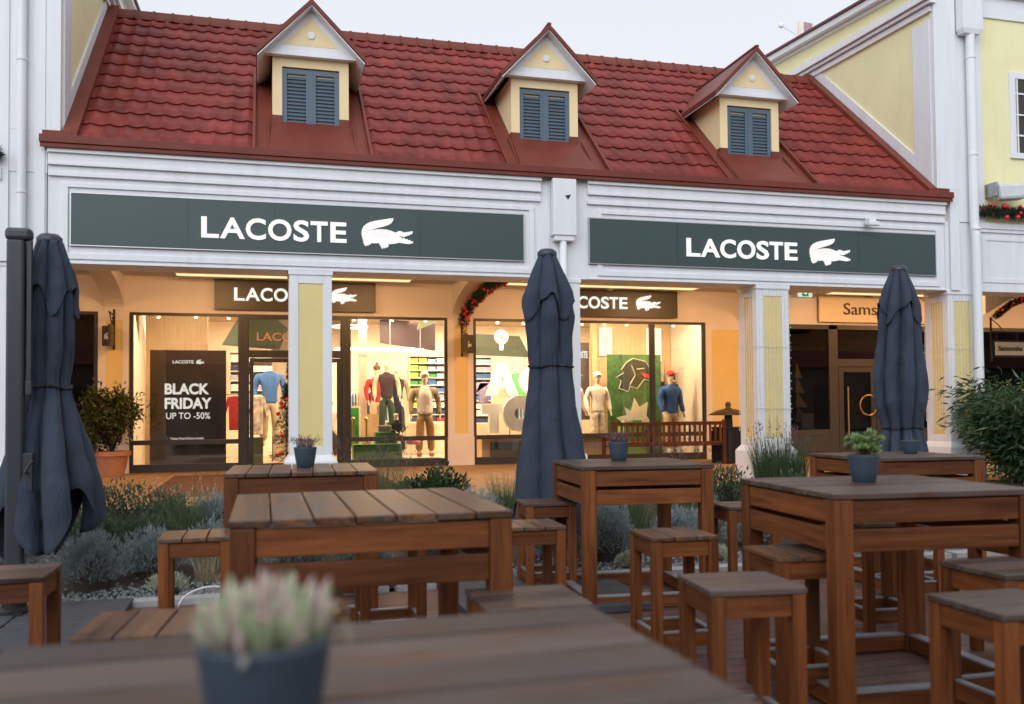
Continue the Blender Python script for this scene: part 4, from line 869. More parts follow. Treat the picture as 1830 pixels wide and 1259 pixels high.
def mannequin(lab, loc, rz, h=1.85, top=None, sleeve=None, legs=None, head=True, hat=None, seat=False, armb=.0, coat=0, vest=None, fem=False, shoes=None):
    t = thing('mannequin', lab, 'mannequin', loc, rz, None); s = h/1.85; k = lambda x, y, z: (x*s, y*s, z*s)
    sw = .19 if fem else .21
    if seat:
        hipz = .50; P = dict(hip=(0, 0, hipz), ch=(0, -.08, hipz+.36), nk=(0, -.10, hipz+.58), kl=(-.14, -.42, hipz+.06), kr=(.14, -.42, hipz+.02), al=(-.12, -.46, .06), ar=(.16, -.46, .06))
        el = [(-.27, -.22, hipz+.30), (-.10, -.42, hipz+.20)]; er = [(.27, -.22, hipz+.30), (.10, -.42, hipz+.18)]
    else:
        P = dict(hip=(0, 0, .96), ch=(0, 0, 1.32), nk=(0, 0, 1.53), kl=(-.11, -.03, .52), kr=(.12, -.01, .52), al=(-.13, .01, .09), ar=(.14, .02, .09))
        el = [(-.28-.02, .02, 1.17), (-.30+armb, -.10-armb*.6, .92)]; er = [(.28+.02, .02, 1.17), (.32, -.06, .92)]
    nk = P['nk']; hz = nk[2]
    pts = [P['hip'], P['ch'], nk, (nk[0], nk[1]-.01, hz+.06)]
    rads = [(.15*s, .11*s), (.17*s, .115*s), .06*s, .052*s]; E_ = [(0, 1), (1, 2), (2, 3)]
    if head: pts += [(nk[0], nk[1]-.02, hz+.15), (nk[0], nk[1]-.02, hz+.26)]; rads += [(.075*s, .085*s), (.07*s, .08*s)]; E_ += [(3, 4), (4, 5)]
    def chain(a, lst, rr):
        for p, r in zip(lst, rr): pts.append(p); rads.append(r if isinstance(r, tuple) else r*s); E_.append((a, len(pts)-1)); a = len(pts)-1
        return a
    for sgn, ee in ((-1, el), (1, er)):
        e = chain(1, [(sgn*sw, P['ch'][1], P['nk'][2]-.06), ee[0], ee[1]], [.040, .036, .028])
        wv = Vector(ee[1])-Vector(ee[0]); wv.normalize(); hb = Vector(ee[1])+wv*.06
        e = chain(e, [tuple(hb)], [(.034*s, .018*s)])
        for f in range(4): q = hb+wv*(.075+.012*(1-abs(f-1.5)))+Vector((0, -(f-1.5)*.020, 0)); chain(e, [tuple(hb+wv*.03+Vector((0, -(f-1.5)*.018, 0))), tuple(q)], [.010, .008])
        q = hb+Vector((-sgn*.0, -.045, -.03)); chain(e, [tuple(q)], [.010])
    ks = [(P['kl'], P['al']), (P['kr'], P['ar'])]
    for (kk, aa), sg in zip(ks, (-1, 1)):
        e = chain(0, [(sg*.10, P['hip'][1], P['hip'][2]-.06), kk, aa], [.095, .062, .042]); chain(e, [(aa[0], aa[1]-.14, .035)], [(.045*s, .03*s)])
    pts = [tuple(c*s for c in p) for p in pts]
    body = skin('body', pts, E_, rads, MSK, t)
    sc = lambda L: [tuple(c*s for c in p) for p in L]
    if head:       # face relief: brow, nose, chin, ears on the blank face
        b = MB(); hx, hy, hh = nk[0]*s, (nk[1]-.02)*s, (hz+.20)*s
        b.ball((hx, hy-.088*s, hh-.02*s), .013*s, n=8, k=5, sz=1.8); b.ball((hx-.03*s, hy-.078*s, hh+.012*s), .012*s, n=8, k=5, sz=.6); b.ball((hx+.03*s, hy-.078*s, hh+.012*s), .012*s, n=8, k=5, sz=.6)
        b.ball((hx, hy-.080*s, hh-.052*s), .018*s, n=8, k=5, sz=.4); b.ball((hx-.078*s, hy, hh), .018*s, n=8, k=5, sz=1.5); b.ball((hx+.078*s, hy, hh), .018*s, n=8, k=5, sz=1.5)
        b.build('face', MSK, t, smooth=True)
    if top:
        low = P['hip'][2]-(.10 if not coat else coat); hp = P['hip']
        pp = [(hp[0], hp[1], low), (hp[0], hp[1], low+.05), (hp[0], (hp[1]+P['ch'][1])/2, (hp[2]+P['ch'][2])/2), (P['ch'][0], P['ch'][1], P['ch'][2]+.04), (nk[0], nk[1]-.005, hz-.03), (nk[0], nk[1]-.01, hz+.03)]
        rr = [(.195*s, .145*s), (.19*s, .14*s), (.175*s, .14*s), (.21*s, .155*s), (.115*s, .10*s), (.075*s, .075*s)]; ee_ = [(0, 1), (1, 2), (2, 3), (3, 4), (4, 5)]
        for sgn, ee in ((-1, el), (1, er)):
            i0 = len(pp); w_e = Vector(ee[1])+(Vector(ee[1])-Vector(ee[0])).normalized()*.02
            pp += [(sgn*(sw+.025), P['ch'][1], P['nk'][2]-.085), ee[0], tuple(w_e)]; rr += [.10*s, .070*s, .052*s]; ee_ += [(3, i0), (i0, i0+1), (i0+1, i0+2)]
        o = skin('top' if not coat else 'coat', sc(pp), ee_, rr, top, t)
        if sleeve:
            o.data.materials.append(sleeve)
            for p in o.data.polygons:
                if abs(p.center.x) > (sw-.005)*s: p.material_index = 1
    if vest:
        hp = P['hip']; skin('vest', sc([(hp[0], hp[1], hp[2]-.06), (hp[0], hp[1], hp[2]), (hp[0], hp[1], hp[2]+.2), (P['ch'][0], P['ch'][1]-.01, P['ch'][2]+.06), (nk[0], nk[1]-.01, hz-.05), (nk[0], nk[1]-.01, hz+.02)]), [(0, 1), (1, 2), (2, 3), (3, 4), (4, 5)], [(.21*s, .165*s), (.205*s, .165*s), (.20*s, .165*s), (.225*s, .18*s), (.14*s, .12*s), (.085*s, .085*s)], vest, t)
    if legs:
        hp = P['hip']; pp = [(hp[0], hp[1], hp[2]+.04), (hp[0], hp[1], hp[2]-.04)]; rr = [(.195*s, .145*s), (.19*s, .14*s)]; ee_ = [(0, 1)]
        for (kk, aa), sg in zip(ks, (-1, 1)):
            i0 = len(pp); pp += [(sg*.10, hp[1]-.005, hp[2]-.12 if not seat else hp[2]), kk, (aa[0], aa[1], aa[2]+.02)]; rr += [.125*s, .10*s, .085*s]; ee_ += [(1, i0), (i0, i0+1), (i0+1, i0+2)]
        skin('trousers', sc(pp), ee_, rr, legs, t)
    if hat:
        b = MB(); hx, hy, hh = nk[0]*s, (nk[1]-.02)*s, (hz+.245)*s
        b.ball((hx, hy, hh), .098*s, n=14, k=8, sz=.95)
        if hat[1] == 'cap': b.box(hx-.07*s, hx+.07*s, hy-.19*s, hy-.06*s, hh-.005, hh+.012)
        if hat[1] == 'bobble': b.ball((hx, hy, hh+.12*s), .035*s)
        b.build('hat', hat[0], t, smooth=True)
    if shoes:
        b = MB()
        for (kk, aa) in ks: b.box((aa[0]-.05)*s, (aa[0]+.05)*s, (aa[1]-.20)*s, (aa[1]+.06)*s, 0, .09*s)
        b.build('shoe', shoes, t, bevel=.02)
    return t
G_ = lambda n, c: cloth('fabric_'+n, c)
mannequin('mannequin in bright blue sweater and beige trousers seen through the glass door', (.13, 22.5, .76), .1, 2.15, G_('sky', (.08, .20, .50)), legs=G_('beige', (.60, .48, .34)), head=False)
mannequin('mannequin in dark varsity jacket with cream sleeves and green trousers', (2.86, 22.1, 1.03), -.1, 1.78, G_('aubergine', (.06, .04, .045)), G_('cream', (.66, .57, .40)), G_('forest', (.05, .085, .045)))
mannequin('mannequin in red checked shirt and bobble hat behind the varsity jacket mannequin', (2.72, 23.0, .95), .4, 1.78, G_('red', (.38, .045, .035)), legs=G_('sand', (.6, .45, .3)), hat=(G_('brown', (.16, .09, .06)), 'bobble'))
mannequin('mannequin in long navy coat right of the varsity jacket mannequin', (3.22, 22.9, .95), -.3, 1.76, G_('navy', (.02, .025, .05)), G_('sage', (.25, .28, .18)), G_('navy2', (.02, .025, .05)), coat=.45)
mannequin('seated child mannequin in dark green tracksuit', (2.98, 21.55, .60), .15, 1.28, G_('bottle', (.035, .05, .035)), legs=G_('bottle2', (.03, .045, .03)), seat=True)
mannequin('mannequin in white vest with brown sleeves and ochre trousers right of the seated child', (3.66, 21.35, .50), -.1, 2.0, G_('taupe', (.30, .22, .14)), legs=G_('ochre', (.38, .22, .08)), vest=G_('offwhite', (.78, .72, .62)), hat=(G_('white', (.75, .70, .62)), 'cap'), shoes=G_('caramel', (.35, .18, .07)))
mannequin('female mannequin in white cropped outfit with leaf print trousers', (8.06, 21.55, .60), .1, 1.9, G_('ivory', (.78, .70, .60)), legs=mat('leaf_print', (.62, .56, .48), .9, .6, 11), fem=True, hat=(G_('ivory2', (.8, .74, .64)), 'cap'))
mannequin('female mannequin in white jacket half hidden behind the middle umbrella', (7.52, 21.75, .60), .5, 1.9, G_('ivory3', (.76, .68, .60)), legs=G_('coral', (.6, .16, .14)), fem=True, hat=(G_('ivory4', (.8, .74, .64)), 'cap'))
mannequin('mannequin in royal blue hoodie, red cap and beige trousers in the right window', (9.98, 21.4, .46), .25, 2.08, G_('royal', (.035, .10, .30)), legs=G_('khaki', (.58, .42, .25)), hat=(G_('scarlet', (.60, .06, .05)), 'cap'), shoes=G_('white2', (.6, .6, .6)))
mannequin('child mannequin in white jacket at the right leaf of the door', (1.55, 22.4, .42), -.2, 1.45, G_('white3', (.75, .70, .66)), legs=G_('dark3', (.08, .07, .07)), hat=(G_('offw', (.7, .66, .6)), 'bobble'))
def garment(lab, x, y, z, w_, h_, m, name='hanging_garment'):
    b = MB(); b.prism([(x-w_*.28, z-h_), (x+w_*.28, z-h_), (x+w_*.30, z-h_*.25), (x+w_*.42, z-h_*.55), (x+w_*.55, z-h_*.48), (x+w_*.34, z), (x+w_*.1, z+.02), (x-w_*.1, z+.02), (x-w_*.34, z), (x-w_*.55, z-h_*.48), (x-w_*.42, z-h_*.55), (x-w_*.30, z-h_*.25)], 'y', y-.05, y+.05)
    o = b.build(name, m, bevel=.02); tag(o, lab, 'clothes'); return o
garment('navy jacket hanging right of the hooded mannequin', 10.52, 22.5, 2.22, .62, .85, G_('navyj', (.03, .045, .10)))
garment('lilac tee shirt hanging above the big white letters', 5.22, 21.9, 2.25, .42, .52, G_('lilact', (.30, .26, .42)))
garment('green shirt hanging behind the big white letters', 6.22, 22.2, 2.50, .55, .7, G_('greent', (.08, .38, .14)))
garment('red padded jacket on the rail behind the poster edge', -.65, 22.8, 1.95, .55, .8, mat('red_quilt', (.34, .02, .02), .5, .3, 12))
garment('white patterned jacket on the rail left of the blue sweater', -.18, 22.3, 1.95, .55, .9, mat('print_jacket', (.66, .55, .45), .8, .6, 9))
def rack(x0, x1, y, z, n, cols, lab, gname):
    t = thing('clothes_rail', lab, 'rail', ((x0+x1)/2, y, ZM)); part(MB().tube([(x0, y, ZM), (x0, y, z+.06), (x1, y, z+.06), (x1, y, ZM)], .014, 6), 'rail', BLACK, t)
    for k in range(n):
        nm, m = cols[(k*7+k//3) % len(cols)]; x = x0+.06+(x1-x0-.12)*k/(n-1); h = random.uniform(.6, .85); d = .20
        b = MB(); b.prism([(y-d, z-h), (y+d, z-h+random.uniform(-.03, .03)), (y+d*.9, z-h*.3), (y+d*1.15, z-h*.45), (y+d*.95, z-.06), (y+.04, z), (y-.04, z), (y-d*.95, z-.06), (y-d*1.15, z-h*.45), (y-d*.9, z-h*.3)], 'x', x-.022, x+.022)
        o = b.build('hanging_garment', m, bevel=.01); o.rotation_euler = (0, 0, 0); tag(o, '%s garment hanging on the %s' % (nm, gname), 'clothes', 'garments on the '+gname)
GC = [(n, mat('rack_'+n, c, .9, .15, 12)) for n, c in (('white', (.7, .66, .6)), ('red', (.45, .05, .05)), ('navy', (.03, .05, .12)), ('green', (.06, .25, .09)), ('grey', (.3, .3, .3)), ('beige', (.5, .38, .25)), ('sky blue', (.25, .40, .55)), ('black', (.02, .02, .02)))]
rack(.55, 1.5, 24.0, 2.0, 14, GC, 'clothes rail deep in the shop behind the open door', 'rail behind the door')
rack(2.05, 3.3, 25.0, 2.1, 16, GC, 'clothes rail at the back left of the frame lamp', 'rail under the frame lamp')
rack(6.6, 8.2, 24.6, 2.0, 18, GC, 'clothes rail behind the big white letters', 'rail behind the big letters')
t = thing('sales_table', 'oak sales table in the shop behind the mannequins', 'table', (2.7, 23.9, ZM)); part(MB().box(1.9, 3.6, 23.5, 24.2, 1.12, 1.18), 'top', LIGHTWOOD, t); part(MB().box(1.95, 2.05, 23.55, 24.15, ZM, 1.12).box(3.45, 3.55, 23.55, 24.15, ZM, 1.12), 'trestles', LIGHTWOOD, t)
for k in range(6): nm, m = GC[(k*3) % 8]; tag(MB().box(2.0+k*.26, 2.2+k*.26, 23.55, 23.85, 1.18, 1.25+.05*(k % 3)).build('folded_garment', m, bevel=.01), 'folded %s garments, pile number %s from the left on the oak sales table' % (nm, ('one', 'two', 'three', 'four', 'five', 'six')[k]), 'clothes', 'piles on the sales table')
t = thing('clothes_rail', 'dark clothes rail carrying jackets behind the poster', 'rail', (-.5, 22.8, ZM)); part(MB().tube([(-1.0, 22.8, .4), (-1.0, 22.8, 2.0), (.2, 22.8, 2.0), (.2, 22.8, .4)], .015, 6), 'rail', BLACK, t)
tag(MB().box(-.4, -.02, 21.5, 21.9, ZM+.02, 1.0).build('display_box', mat('olive_box', (.09, .11, .05), .6)), 'olive green box on the floor behind the glass door', 'display box')
tag(MB().ball((3.3, 21.15, .86), .13, sz=.6).ball((3.42, 21.15, .84), .1, sz=.6).build('pink_bag', mat('pink_fabric', (.62, .18, .26), .8), smooth=True), 'soft pink bag lying on the display beside the green box', 'bag')
t = thing('shoulder_bag', 'grey bag on the lap side of the seated child mannequin', 'bag', (2.7, 21.4, .95)); part(MB().box(2.55, 2.85, 21.15, 21.35, 1.09, 1.25), 'body', G_('greybag', (.22, .19, .15)), t, bevel=.03)
# ================================================================ foliage generators
def leaves(P, Dr, Ln, Wd, curl=.25):
    """P base points, Dr directions, arrays; returns rhombic bent leaves (two quads folded) as quads"""
    n = len(P); Dr = Dr/np.linalg.norm(Dr, axis=1, keepdims=True)
    R = np.random.randn(n, 3); Sd = np.cross(Dr, R); Sd /= np.linalg.norm(Sd, axis=1, keepdims=True)+1e-9
    Nn = np.cross(Sd, Dr); Ln = Ln.reshape(-1, 1); Wd = Wd.reshape(-1, 1)
    a = P; b_ = P+Dr*Ln*.45+Sd*Wd*.5; c = P+Dr*Ln+Nn*Ln*curl*np.random.uniform(-1, 1, (n, 1)); d = P+Dr*Ln*.45-Sd*Wd*.5
    V = np.stack([a, b_, c, d], 1).reshape(-1, 3); F = np.arange(4*n).reshape(-1, 4); return V, F
def shrub(name, lab, cat, c, rx, ry, rz, n, ll, lw, m, group=None, upw=.5, shell=.55, stems=True, clump=10, parentloc=None):
    """n leaves in clumps through an ellipsoid, stems from the base"""
    t = thing(name, lab, cat, (c[0], c[1], c[2]), group=group)
    cc = np.random.randn(clump, 3); cc /= np.linalg.norm(cc, axis=1, keepdims=True); cc[:, 2] = np.abs(cc[:, 2])*1.0
    cc *= np.random.uniform(.35, .85, (clump, 1)); idx = np.random.randint(0, clump, n)
    u = np.random.randn(n, 3); u /= np.linalg.norm(u, axis=1, keepdims=True); r = np.random.uniform(.15, 1, (n, 1))**.5*.42
    P = cc[idx]+u*r
    P = P*np.array([rx, ry, rz]); P[:, 2] = np.maximum(P[:, 2], -.05*rz)
    dr = P/np.array([rx, ry, rz])+np.random.randn(n, 3)*.5; dr[:, 2] += upw
    V, F = leaves(P, dr, np.random.uniform(.6, 1.3, n)*ll, np.random.uniform(.7, 1.2, n)*lw)
    tone = np.clip(np.random.rand(clump)[idx]*.5+np.random.rand(n)*.5, 0, 1)
    npmesh('foliage', V, F, m, t, tone)
    if stems:
        b = MB()
        for q in cc[:min(clump, 9)]: b.tube([(0, 0, -.02), (q[0]*rx*.4, q[1]*ry*.4, q[2]*rz*.5), (q[0]*rx, q[1]*ry, q[2]*rz)], [.012, .009, .004], 5)
        b.build('stem', SOIL, t)
    return t
def mound(name, lab, cat, c, r, hgt, n, ll, m, group=None, lw=.008):
    """dense cushion of short upright sprigs (lavender, cotton lavender)"""
    t = thing(name, lab, cat, c, group=group)
    a = np.random.rand(n)*2*np.pi; q = np.random.rand(n)**.5; el = np.arccos(q*.98)
    bump = 1+.16*np.sin(a*3+q*7)+.12*np.sin(a*7+2+q*11)+np.random.randn(n)*.05
    dirs = np.stack([np.cos(a)*np.cos(el), np.sin(a)*np.cos(el), np.sin(el)], 1)
    P = dirs*np.array([r, r, hgt])*(bump*np.random.uniform(.62, .92, n))[:, None]
    dr = dirs*.8+np.random.randn(n, 3)*.32; dr[:, 2] += .55
    V, F = leaves(P, dr, np.random.uniform(.6, 1.35, n)*ll, np.random.uniform(.7, 1.3, n)*lw, .15)
    npmesh('foliage', V, F, m, t, np.clip(.25+.5*(bump-.8)+np.random.rand(n)*.5, 0, 1))
    b = MB(); b.lathe([(r*.5, -.02), (r*.52, hgt*.25), (r*.4, hgt*.5), (r*.15, hgt*.6)], (0, 0, 0), 12); b.build('core', SOIL, t)
    return t
def blades(n, r, h0, h1, lean, wd, seg=4, base=(0, 0, 0)):
    V = []; F = []
    for i in range(n):
        a = random.random()*6.283; q = r*math.sqrt(random.random()); x, y = q*math.cos(a), q*math.sin(a); h = random.uniform(h0, h1)
        la = a+random.uniform(-.9, .9); ln = lean*random.uniform(.2, 1)*(q/r*.7+.3); sx, sy = -math.sin(la)*wd/2, math.cos(la)*wd/2; k = len(V)
        tw = random.random()*3; sx, sy = math.cos(tw)*wd/2, math.sin(tw)*wd/2
        for s in range(seg+1):
            f = s/seg; d = ln*h*f*f; wv = 1-f*.85
            px, py, pz_ = base[0]+x+math.cos(la)*d, base[1]+y+math.sin(la)*d, base[2]+h*(f-.25*ln*f*f)
            V += [(px-sx*wv, py-sy*wv, pz_), (px+sx*wv, py+sy*wv, pz_)]
        for s in range(seg): F.append((k+2*s, k+2*s+1, k+2*s+3, k+2*s+2))
    return V, F
def tuft(name, lab, cat, c, r, h0, h1, n, m, lean=.5, wd=.008, group=None, heads=None, nh=0, hl=.09):
    t = thing(name, lab, cat, c, group=group); V, F = blades(n, r, h0, h1, lean, wd); npmesh('blades', V, F, m, t)
    if heads:
        V, F = blades(nh, r, h1*.75, h1*1.14, lean*.8, .003); V = np.array(V); npmesh('stalk', V, F, m, t)
        tips = V.reshape(nh, -1, 3)[:, -1, :]; n2 = 8; P = np.repeat(tips, n2, 0)+np.random.randn(nh*n2, 3)*[.004, .004, hl*.4]
        dr = np.random.randn(nh*n2, 3)*.35+[0, 0, 1]; V2, F2 = leaves(P, dr, np.full(nh*n2, hl*.45), np.full(nh*n2, .009)); npmesh('flower_head', V2, F2, heads, t)
    return t
# ================================================================ PLANTS IN THE BED
def gz(y): return bedz(y)+.02
gm = 'grey cushion plants in the planting bed'
for i, (x, y, r, h_, lab) in enumerate((
    (-1.52, 8.98, .36, .50, 'round silver grey cushion plant nearest the left umbrella foot'), (-1.02, 9.30, .30, .42, 'silver grey cushion plant just right of the largest left cushion'),
    (-2.30, 9.35, .36, .45, 'silver grey cushion plant behind the left umbrella pole'), (-.46, 9.35, .30, .45, 'silver grey cushion plant seen through the legs of the left stool'),
    (-.50, 11.0, .34, .42, 'silver grey cushion plant behind the left stool near the arcade floor'), (-1.75, 10.2, .45, .45, 'wide green grey cushion plant in the middle left of the bed'),
    (-1.15, 10.0, .42, .42, 'flat green grey cushion plant left of the stool'), (.31, 9.25, .34, .40, 'silver grey cushion plant behind the left table'),
    (.95, 9.15, .33, .40, 'silver grey cushion plant beyond the right end of the left table'), (2.35, 10.3, .42, .50, 'silver grey cushion plant just left of the middle umbrella'),
    (1.75, 9.6, .38, .46, 'silver grey cushion plant between left table and middle umbrella'), (3.50, 9.0, .30, .60, 'upright silver grey cushion plant right of the middle table leg'),
    (2.92, 9.05, .34, .42, 'silver grey cushion plant under the middle umbrella'), (4.45, 9.3, .34, .42, 'silver grey cushion plant behind the middle table right leg'),
    (5.3, 9.2, .36, .42, 'silver grey cushion plant left of the big right table'), (5.0, 10.1, .42, .46, 'silver grey cushion plant in the middle right of the bed'), (6.3, 9.3, .38, .42, 'silver grey cushion plant behind the big right table'))):
    mound('cushion_plant', lab, 'plant', (x, y, gz(y)), r, h_, 4600, .052, L_GREY if i not in (5, 6) else L_GREEN, gm)
gw = 'low pale cushions along the gravel'
for i, (x, y, s_, lab) in enumerate(((-.83, 8.72, .20, 'low pale straw cushion at the gravel left of the stool'), (-.25, 8.66, .17, 'low pale white cushion behind the left stool legs'), (2.88, 8.72, .16, 'low pale cushion under the middle table'), (3.55, 8.62, .15, 'low pale cushion right of the middle table leg'), (4.55, 8.75, .2, 'low pale cushion between middle and right table'), (.5, 8.7, .16, 'low pale cushion behind the left table'))):
    mound('pale_cushion', lab, 'plant', (x, y, gz(y)), s_, .17, 1100, .035, L_WHITE, gw, .010)
for x, y, lab in ((-1.60, 11.0, 'loose green bush left in the bed, in front of the brown mat'), (-1.10, 11.1, 'loose green bush beside the dry grass tuft'), (-2.4, 11.2, 'loose green bush behind the left umbrella')):
    shrub('green_bush', lab, 'bush', (x, y, gz(y)), .42, .4, .56, 2600, .05, .024, L_GREEN, 'green bushes in the bed', .8, clump=16)
shrub('evergreen_shrub', 'dense dark glossy evergreen shrub right of the grass clump, in front of the window', 'bush', (2.06, 11.6, gz(11.6)), .47, .42, .60, 6000, .075, .032, L_DARK, None, .7, clump=34)
for x, y, lab in ((6.05, 11.2, 'low leafy green shrub at the foot of the lit column'), (5.25, 10.9, 'low leafy green shrub left of the lit column'), (6.7, 10.6, 'low leafy green shrub left of the tall dark grass')):
    shrub('leafy_shrub', lab, 'bush', (x, y, gz(y)), .45, .4, .52, 1300, .075, .030, L_GREEN, 'leafy shrubs by the lit column', .9, clump=16)
tuft('dry_grass', 'dry straw grass tuft in the left of the bed', 'grass', (-.85, 10.8, gz(10.8)), .20, .35, .58, 420, L_GRASS, .75, .007, None, L_DRY, 26)
tuft('dry_grass', 'ochre dry grass seen through the left stool', 'grass', (-.50, 9.0, gz(9)), .12, .25, .42, 160, L_DRY, .6, .006)
tuft('flowering_grass', 'tall grass clump with purple flower spikes beside the dark shrub', 'grass', (1.38, 11.3, gz(11.3)), .24, .55, .90, 520, L_GRASS, .55, .007, None, L_PURP, 55)
tuft('green_grass', 'bright green upright grass tuft left of the middle umbrella', 'grass', (2.80, 10.6, gz(10.6)), .17, .4, .72, 320, L_GRASS, .35, .010)
tuft('green_grass', 'green grass seen under the middle table', 'grass', (3.95, 9.7, gz(9.7)), .26, .45, .78, 520, L_GRASS, .5, .008)
tuft('flowering_grass', 'tall dark grass with reddish spikes in front of the lit column', 'grass', (7.02, 11.5, gz(11.5)), .32, .45, .98, 1700, leaf('reed_blade', (.065, .10, .04), .5), .30, .010, None, L_PURP, 60)
tuft('flowering_grass', 'thin reddish grass stalks in front of the bench end', 'grass', (5.35, 11.4, gz(11.4)), .30, .3, .80, 220, L_GRASS, .5, .006, None, L_PURP, 40)
tuft('green_grass', 'green grass right of the middle table', 'grass', (4.75, 9.9, gz(9.9)), .22, .45, .85, 380, L_GRASS, .35, .008)
# bamboo at the right edge
def bamboo(name, lab, c, r, h_, n):
    t = thing(name, lab, 'bamboo', c); b = MB(); tips = []
    for i in range(46):
        a = random.random()*6.28; q = r*.45*random.random(); x, y = q*math.cos(a), q*math.sin(a); hh = h_*random.uniform(.6, 1.0); le = random.uniform(.15, .8)*r
        pts = [(x+math.cos(a)*le*f*f, y+math.sin(a)*le*f*f, hh*(f-.18*f*f)) for f in (0, .3, .6, .85, 1)]; b.tube(pts, [.009, .008, .006, .004, .002], 5); tips += [pts[i_] for i_ in (1, 2, 3, 4)]+[tuple((Vector(pts[2])+Vector(pts[3]))/2)]*2
    b.build('canes', mat('cane', (.16, .17, .06), .5), t)
    T = np.array(tips); idx = np.random.randint(0, len(T), n); P = T[idx]+np.random.randn(n, 3)*[.17, .17, .13]
    P[:, 2] = np.clip(P[:, 2], .02, None)
    dr = np.random.randn(n, 3)*.6+[0, 0, -.35]; dr[:, :2] += P[:, :2]*1.2
    V, F = leaves(P, dr, np.random.uniform(.10, .22, n), np.random.uniform(.022, .042, n), .35); npmesh('foliage', V, F, L_BAMB, t, np.clip(np.random.rand(len(T))[idx]*.6+np.random.rand(n)*.4, 0, 1))
bamboo('bamboo_shrub', 'large bushy green bamboo at the right edge of the terrace', (12.0, 12.1, .25), .95, 2.0, 16000)
bamboo('bamboo_shrub', 'second bamboo clump cut off by the right edge of the picture', (13.2, 11.9, .2), 1.0, 2.0, 4000)
# potted laurel by the left pier
t = thing('potted_bush', 'leafy evergreen bush in a terracotta pot at the left pier', 'potted plant', (-2.93, 19.75, ZM))
MB().lathe([(.22, 0), (.225, .01), (.31, .40), (.35, .41), (.35, .50), (.31, .50), (.29, .44)], (0, 0, 0), 28, cap=False).build('pot', TERRA, t, smooth=False)
MB().lathe([(.30, .44), (.01, .45)], (0, 0, 0), 20).build('soil', SOIL, t)
b = MB()
for k in range(10): a = k*.63; b.tube([(0, 0, .42), (.12*math.cos(a), .12*math.sin(a), .8), (.4*math.cos(a), .35*math.sin(a), 1.25+.2*math.sin(k))], [.016, .011, .005], 6)
b.build('branches', SOIL, t)
n = 4600; cl = np.random.randn(26, 3); cl /= np.linalg.norm(cl, axis=1, keepdims=True); cl *= np.random.uniform(.3, .95, (26, 1)); ix = np.random.randint(0, 26, n)
P = (cl[ix]+np.random.randn(n, 3)*.22)*np.array([.55, .46, .60])+[0, 0, 1.12]; P[:, 2] = np.maximum(P[:, 2], .40+.1*np.random.rand(n))
V, F = leaves(P, np.random.randn(n, 3)*.7+[0, 0, .1], np.random.uniform(.08, .15, n), np.random.uniform(.03, .05, n), .3); npmesh('foliage', V, F, L_LAUR, t)
# christmas tree
t = thing('christmas_tree', 'narrow green christmas tree with red baubles beside the shop door', 'christmas tree', (.55, 19.6, ZM)); V = []; F = []
b = MB().tube([(0, 0, 0), (0, 0, 2.35)], [.035, .01], 8); b.build('trunk', SOIL, t); Ps = []; Ds = []
for k in range(340):
    f = random.random()**.8; z = .18+2.12*f; a = random.random()*6.28; L_ = (1-f)*.46+.05
    for s in range(24): q = L_*s/24; Ps.append((q*math.cos(a), q*math.sin(a), z-.18*q)); Ds.append((math.cos(a)*.7+random.gauss(0, .8), math.sin(a)*.7+random.gauss(0, .8), random.gauss(.1, .8)))
V, F = leaves(np.array(Ps), np.array(Ds), np.random.uniform(.04, .075, len(Ps)), np.full(len(Ps), .016)); npmesh('needles', V, F, L_FIR, t)
for k in range(26):
    f = (k+.5)/26; z = .3+1.9*f; a = 3.6+random.random()*2.6 if k % 3 else random.random()*6.28; L_ = (1-f)*.44+.04
    MB().ball((L_*math.cos(a), L_*math.sin(a), z), .042, n=12, k=8).build('bauble', RED, t, smooth=True)
# garlands
def garland(lab, pts, r, nb, parts=True, rb=.035):
    t = thing('garland', lab, 'garland', pts[0]); O = Vector(pts[0]); pts = [Vector(p)-O for p in pts]; n = 5200
    seg = [(pts[i], pts[i+1]) for i in range(len(pts)-1)]; ln = np.array([(b_-a).length for a, b_ in seg]); ix = np.random.choice(len(seg), n, p=ln/ln.sum())
    A = np.array([tuple(seg[i][0]) for i in ix]); B = np.array([tuple(seg[i][1]) for i in ix]); f = np.random.rand(n, 1); Q = A+(B-A)*f
    dr = np.random.randn(n, 3); dr /= np.linalg.norm(dr, axis=1, keepdims=True); V, F = leaves(Q+dr*r*.25, dr, np.random.uniform(.5, 1, n)*r*.9, np.full(n, .010)); npmesh('greenery', V, F, L_FIR, t)
    for k in range(nb):
        i = random.choices(range(len(seg)), weights=list(ln))[0]; q = seg[i][0].lerp(seg[i][1], random.random()); d = Vector((random.gauss(0, 1), -abs(random.gauss(0, 1)), random.gauss(0, 1))).normalized()*r*.85
        MB().ball(tuple(q+d), rb*random.uniform(.7, 1.1), n=10, k=6).build('berry', RED, t, smooth=True)
ga = []
for i in range(13): a = math.pi/2*i/12; ga.append((4.52, YW-.08-3.0*(1-math.cos(a)), 3.60+.62*math.sin(a)))
garland('fir garland with red berries on the arch between the two lit windows', [(4.40+.02*i, p[1], p[2]) for i, p in enumerate(ga)], .17, 80, rb=.034)
garland('fir garland with red baubles lying on the ledge of the right yellow building', [(11.98, YF-.12, 4.95), (12.6, YF-.13, 4.93), (13.4, YF-.13, 4.95), (14.5, YF-.13, 4.92)], .14, 34, rb=.045)
garland('fir garland end with red baubles at the left edge of the picture', [(-3.33, YF-.14, 4.95), (-3.9, YF-.14, 4.93), (-4.6, YF-.14, 4.93)], .13, 12, rb=.045)
garland('fir garland under the arch at the far right edge', [(14.9, 15.9, 3.45), (15.3, 15.9, 3.72), (15.9, 15.9, 3.92), (16.6, 15.9, 4.0)], .10, 18, rb=.03)
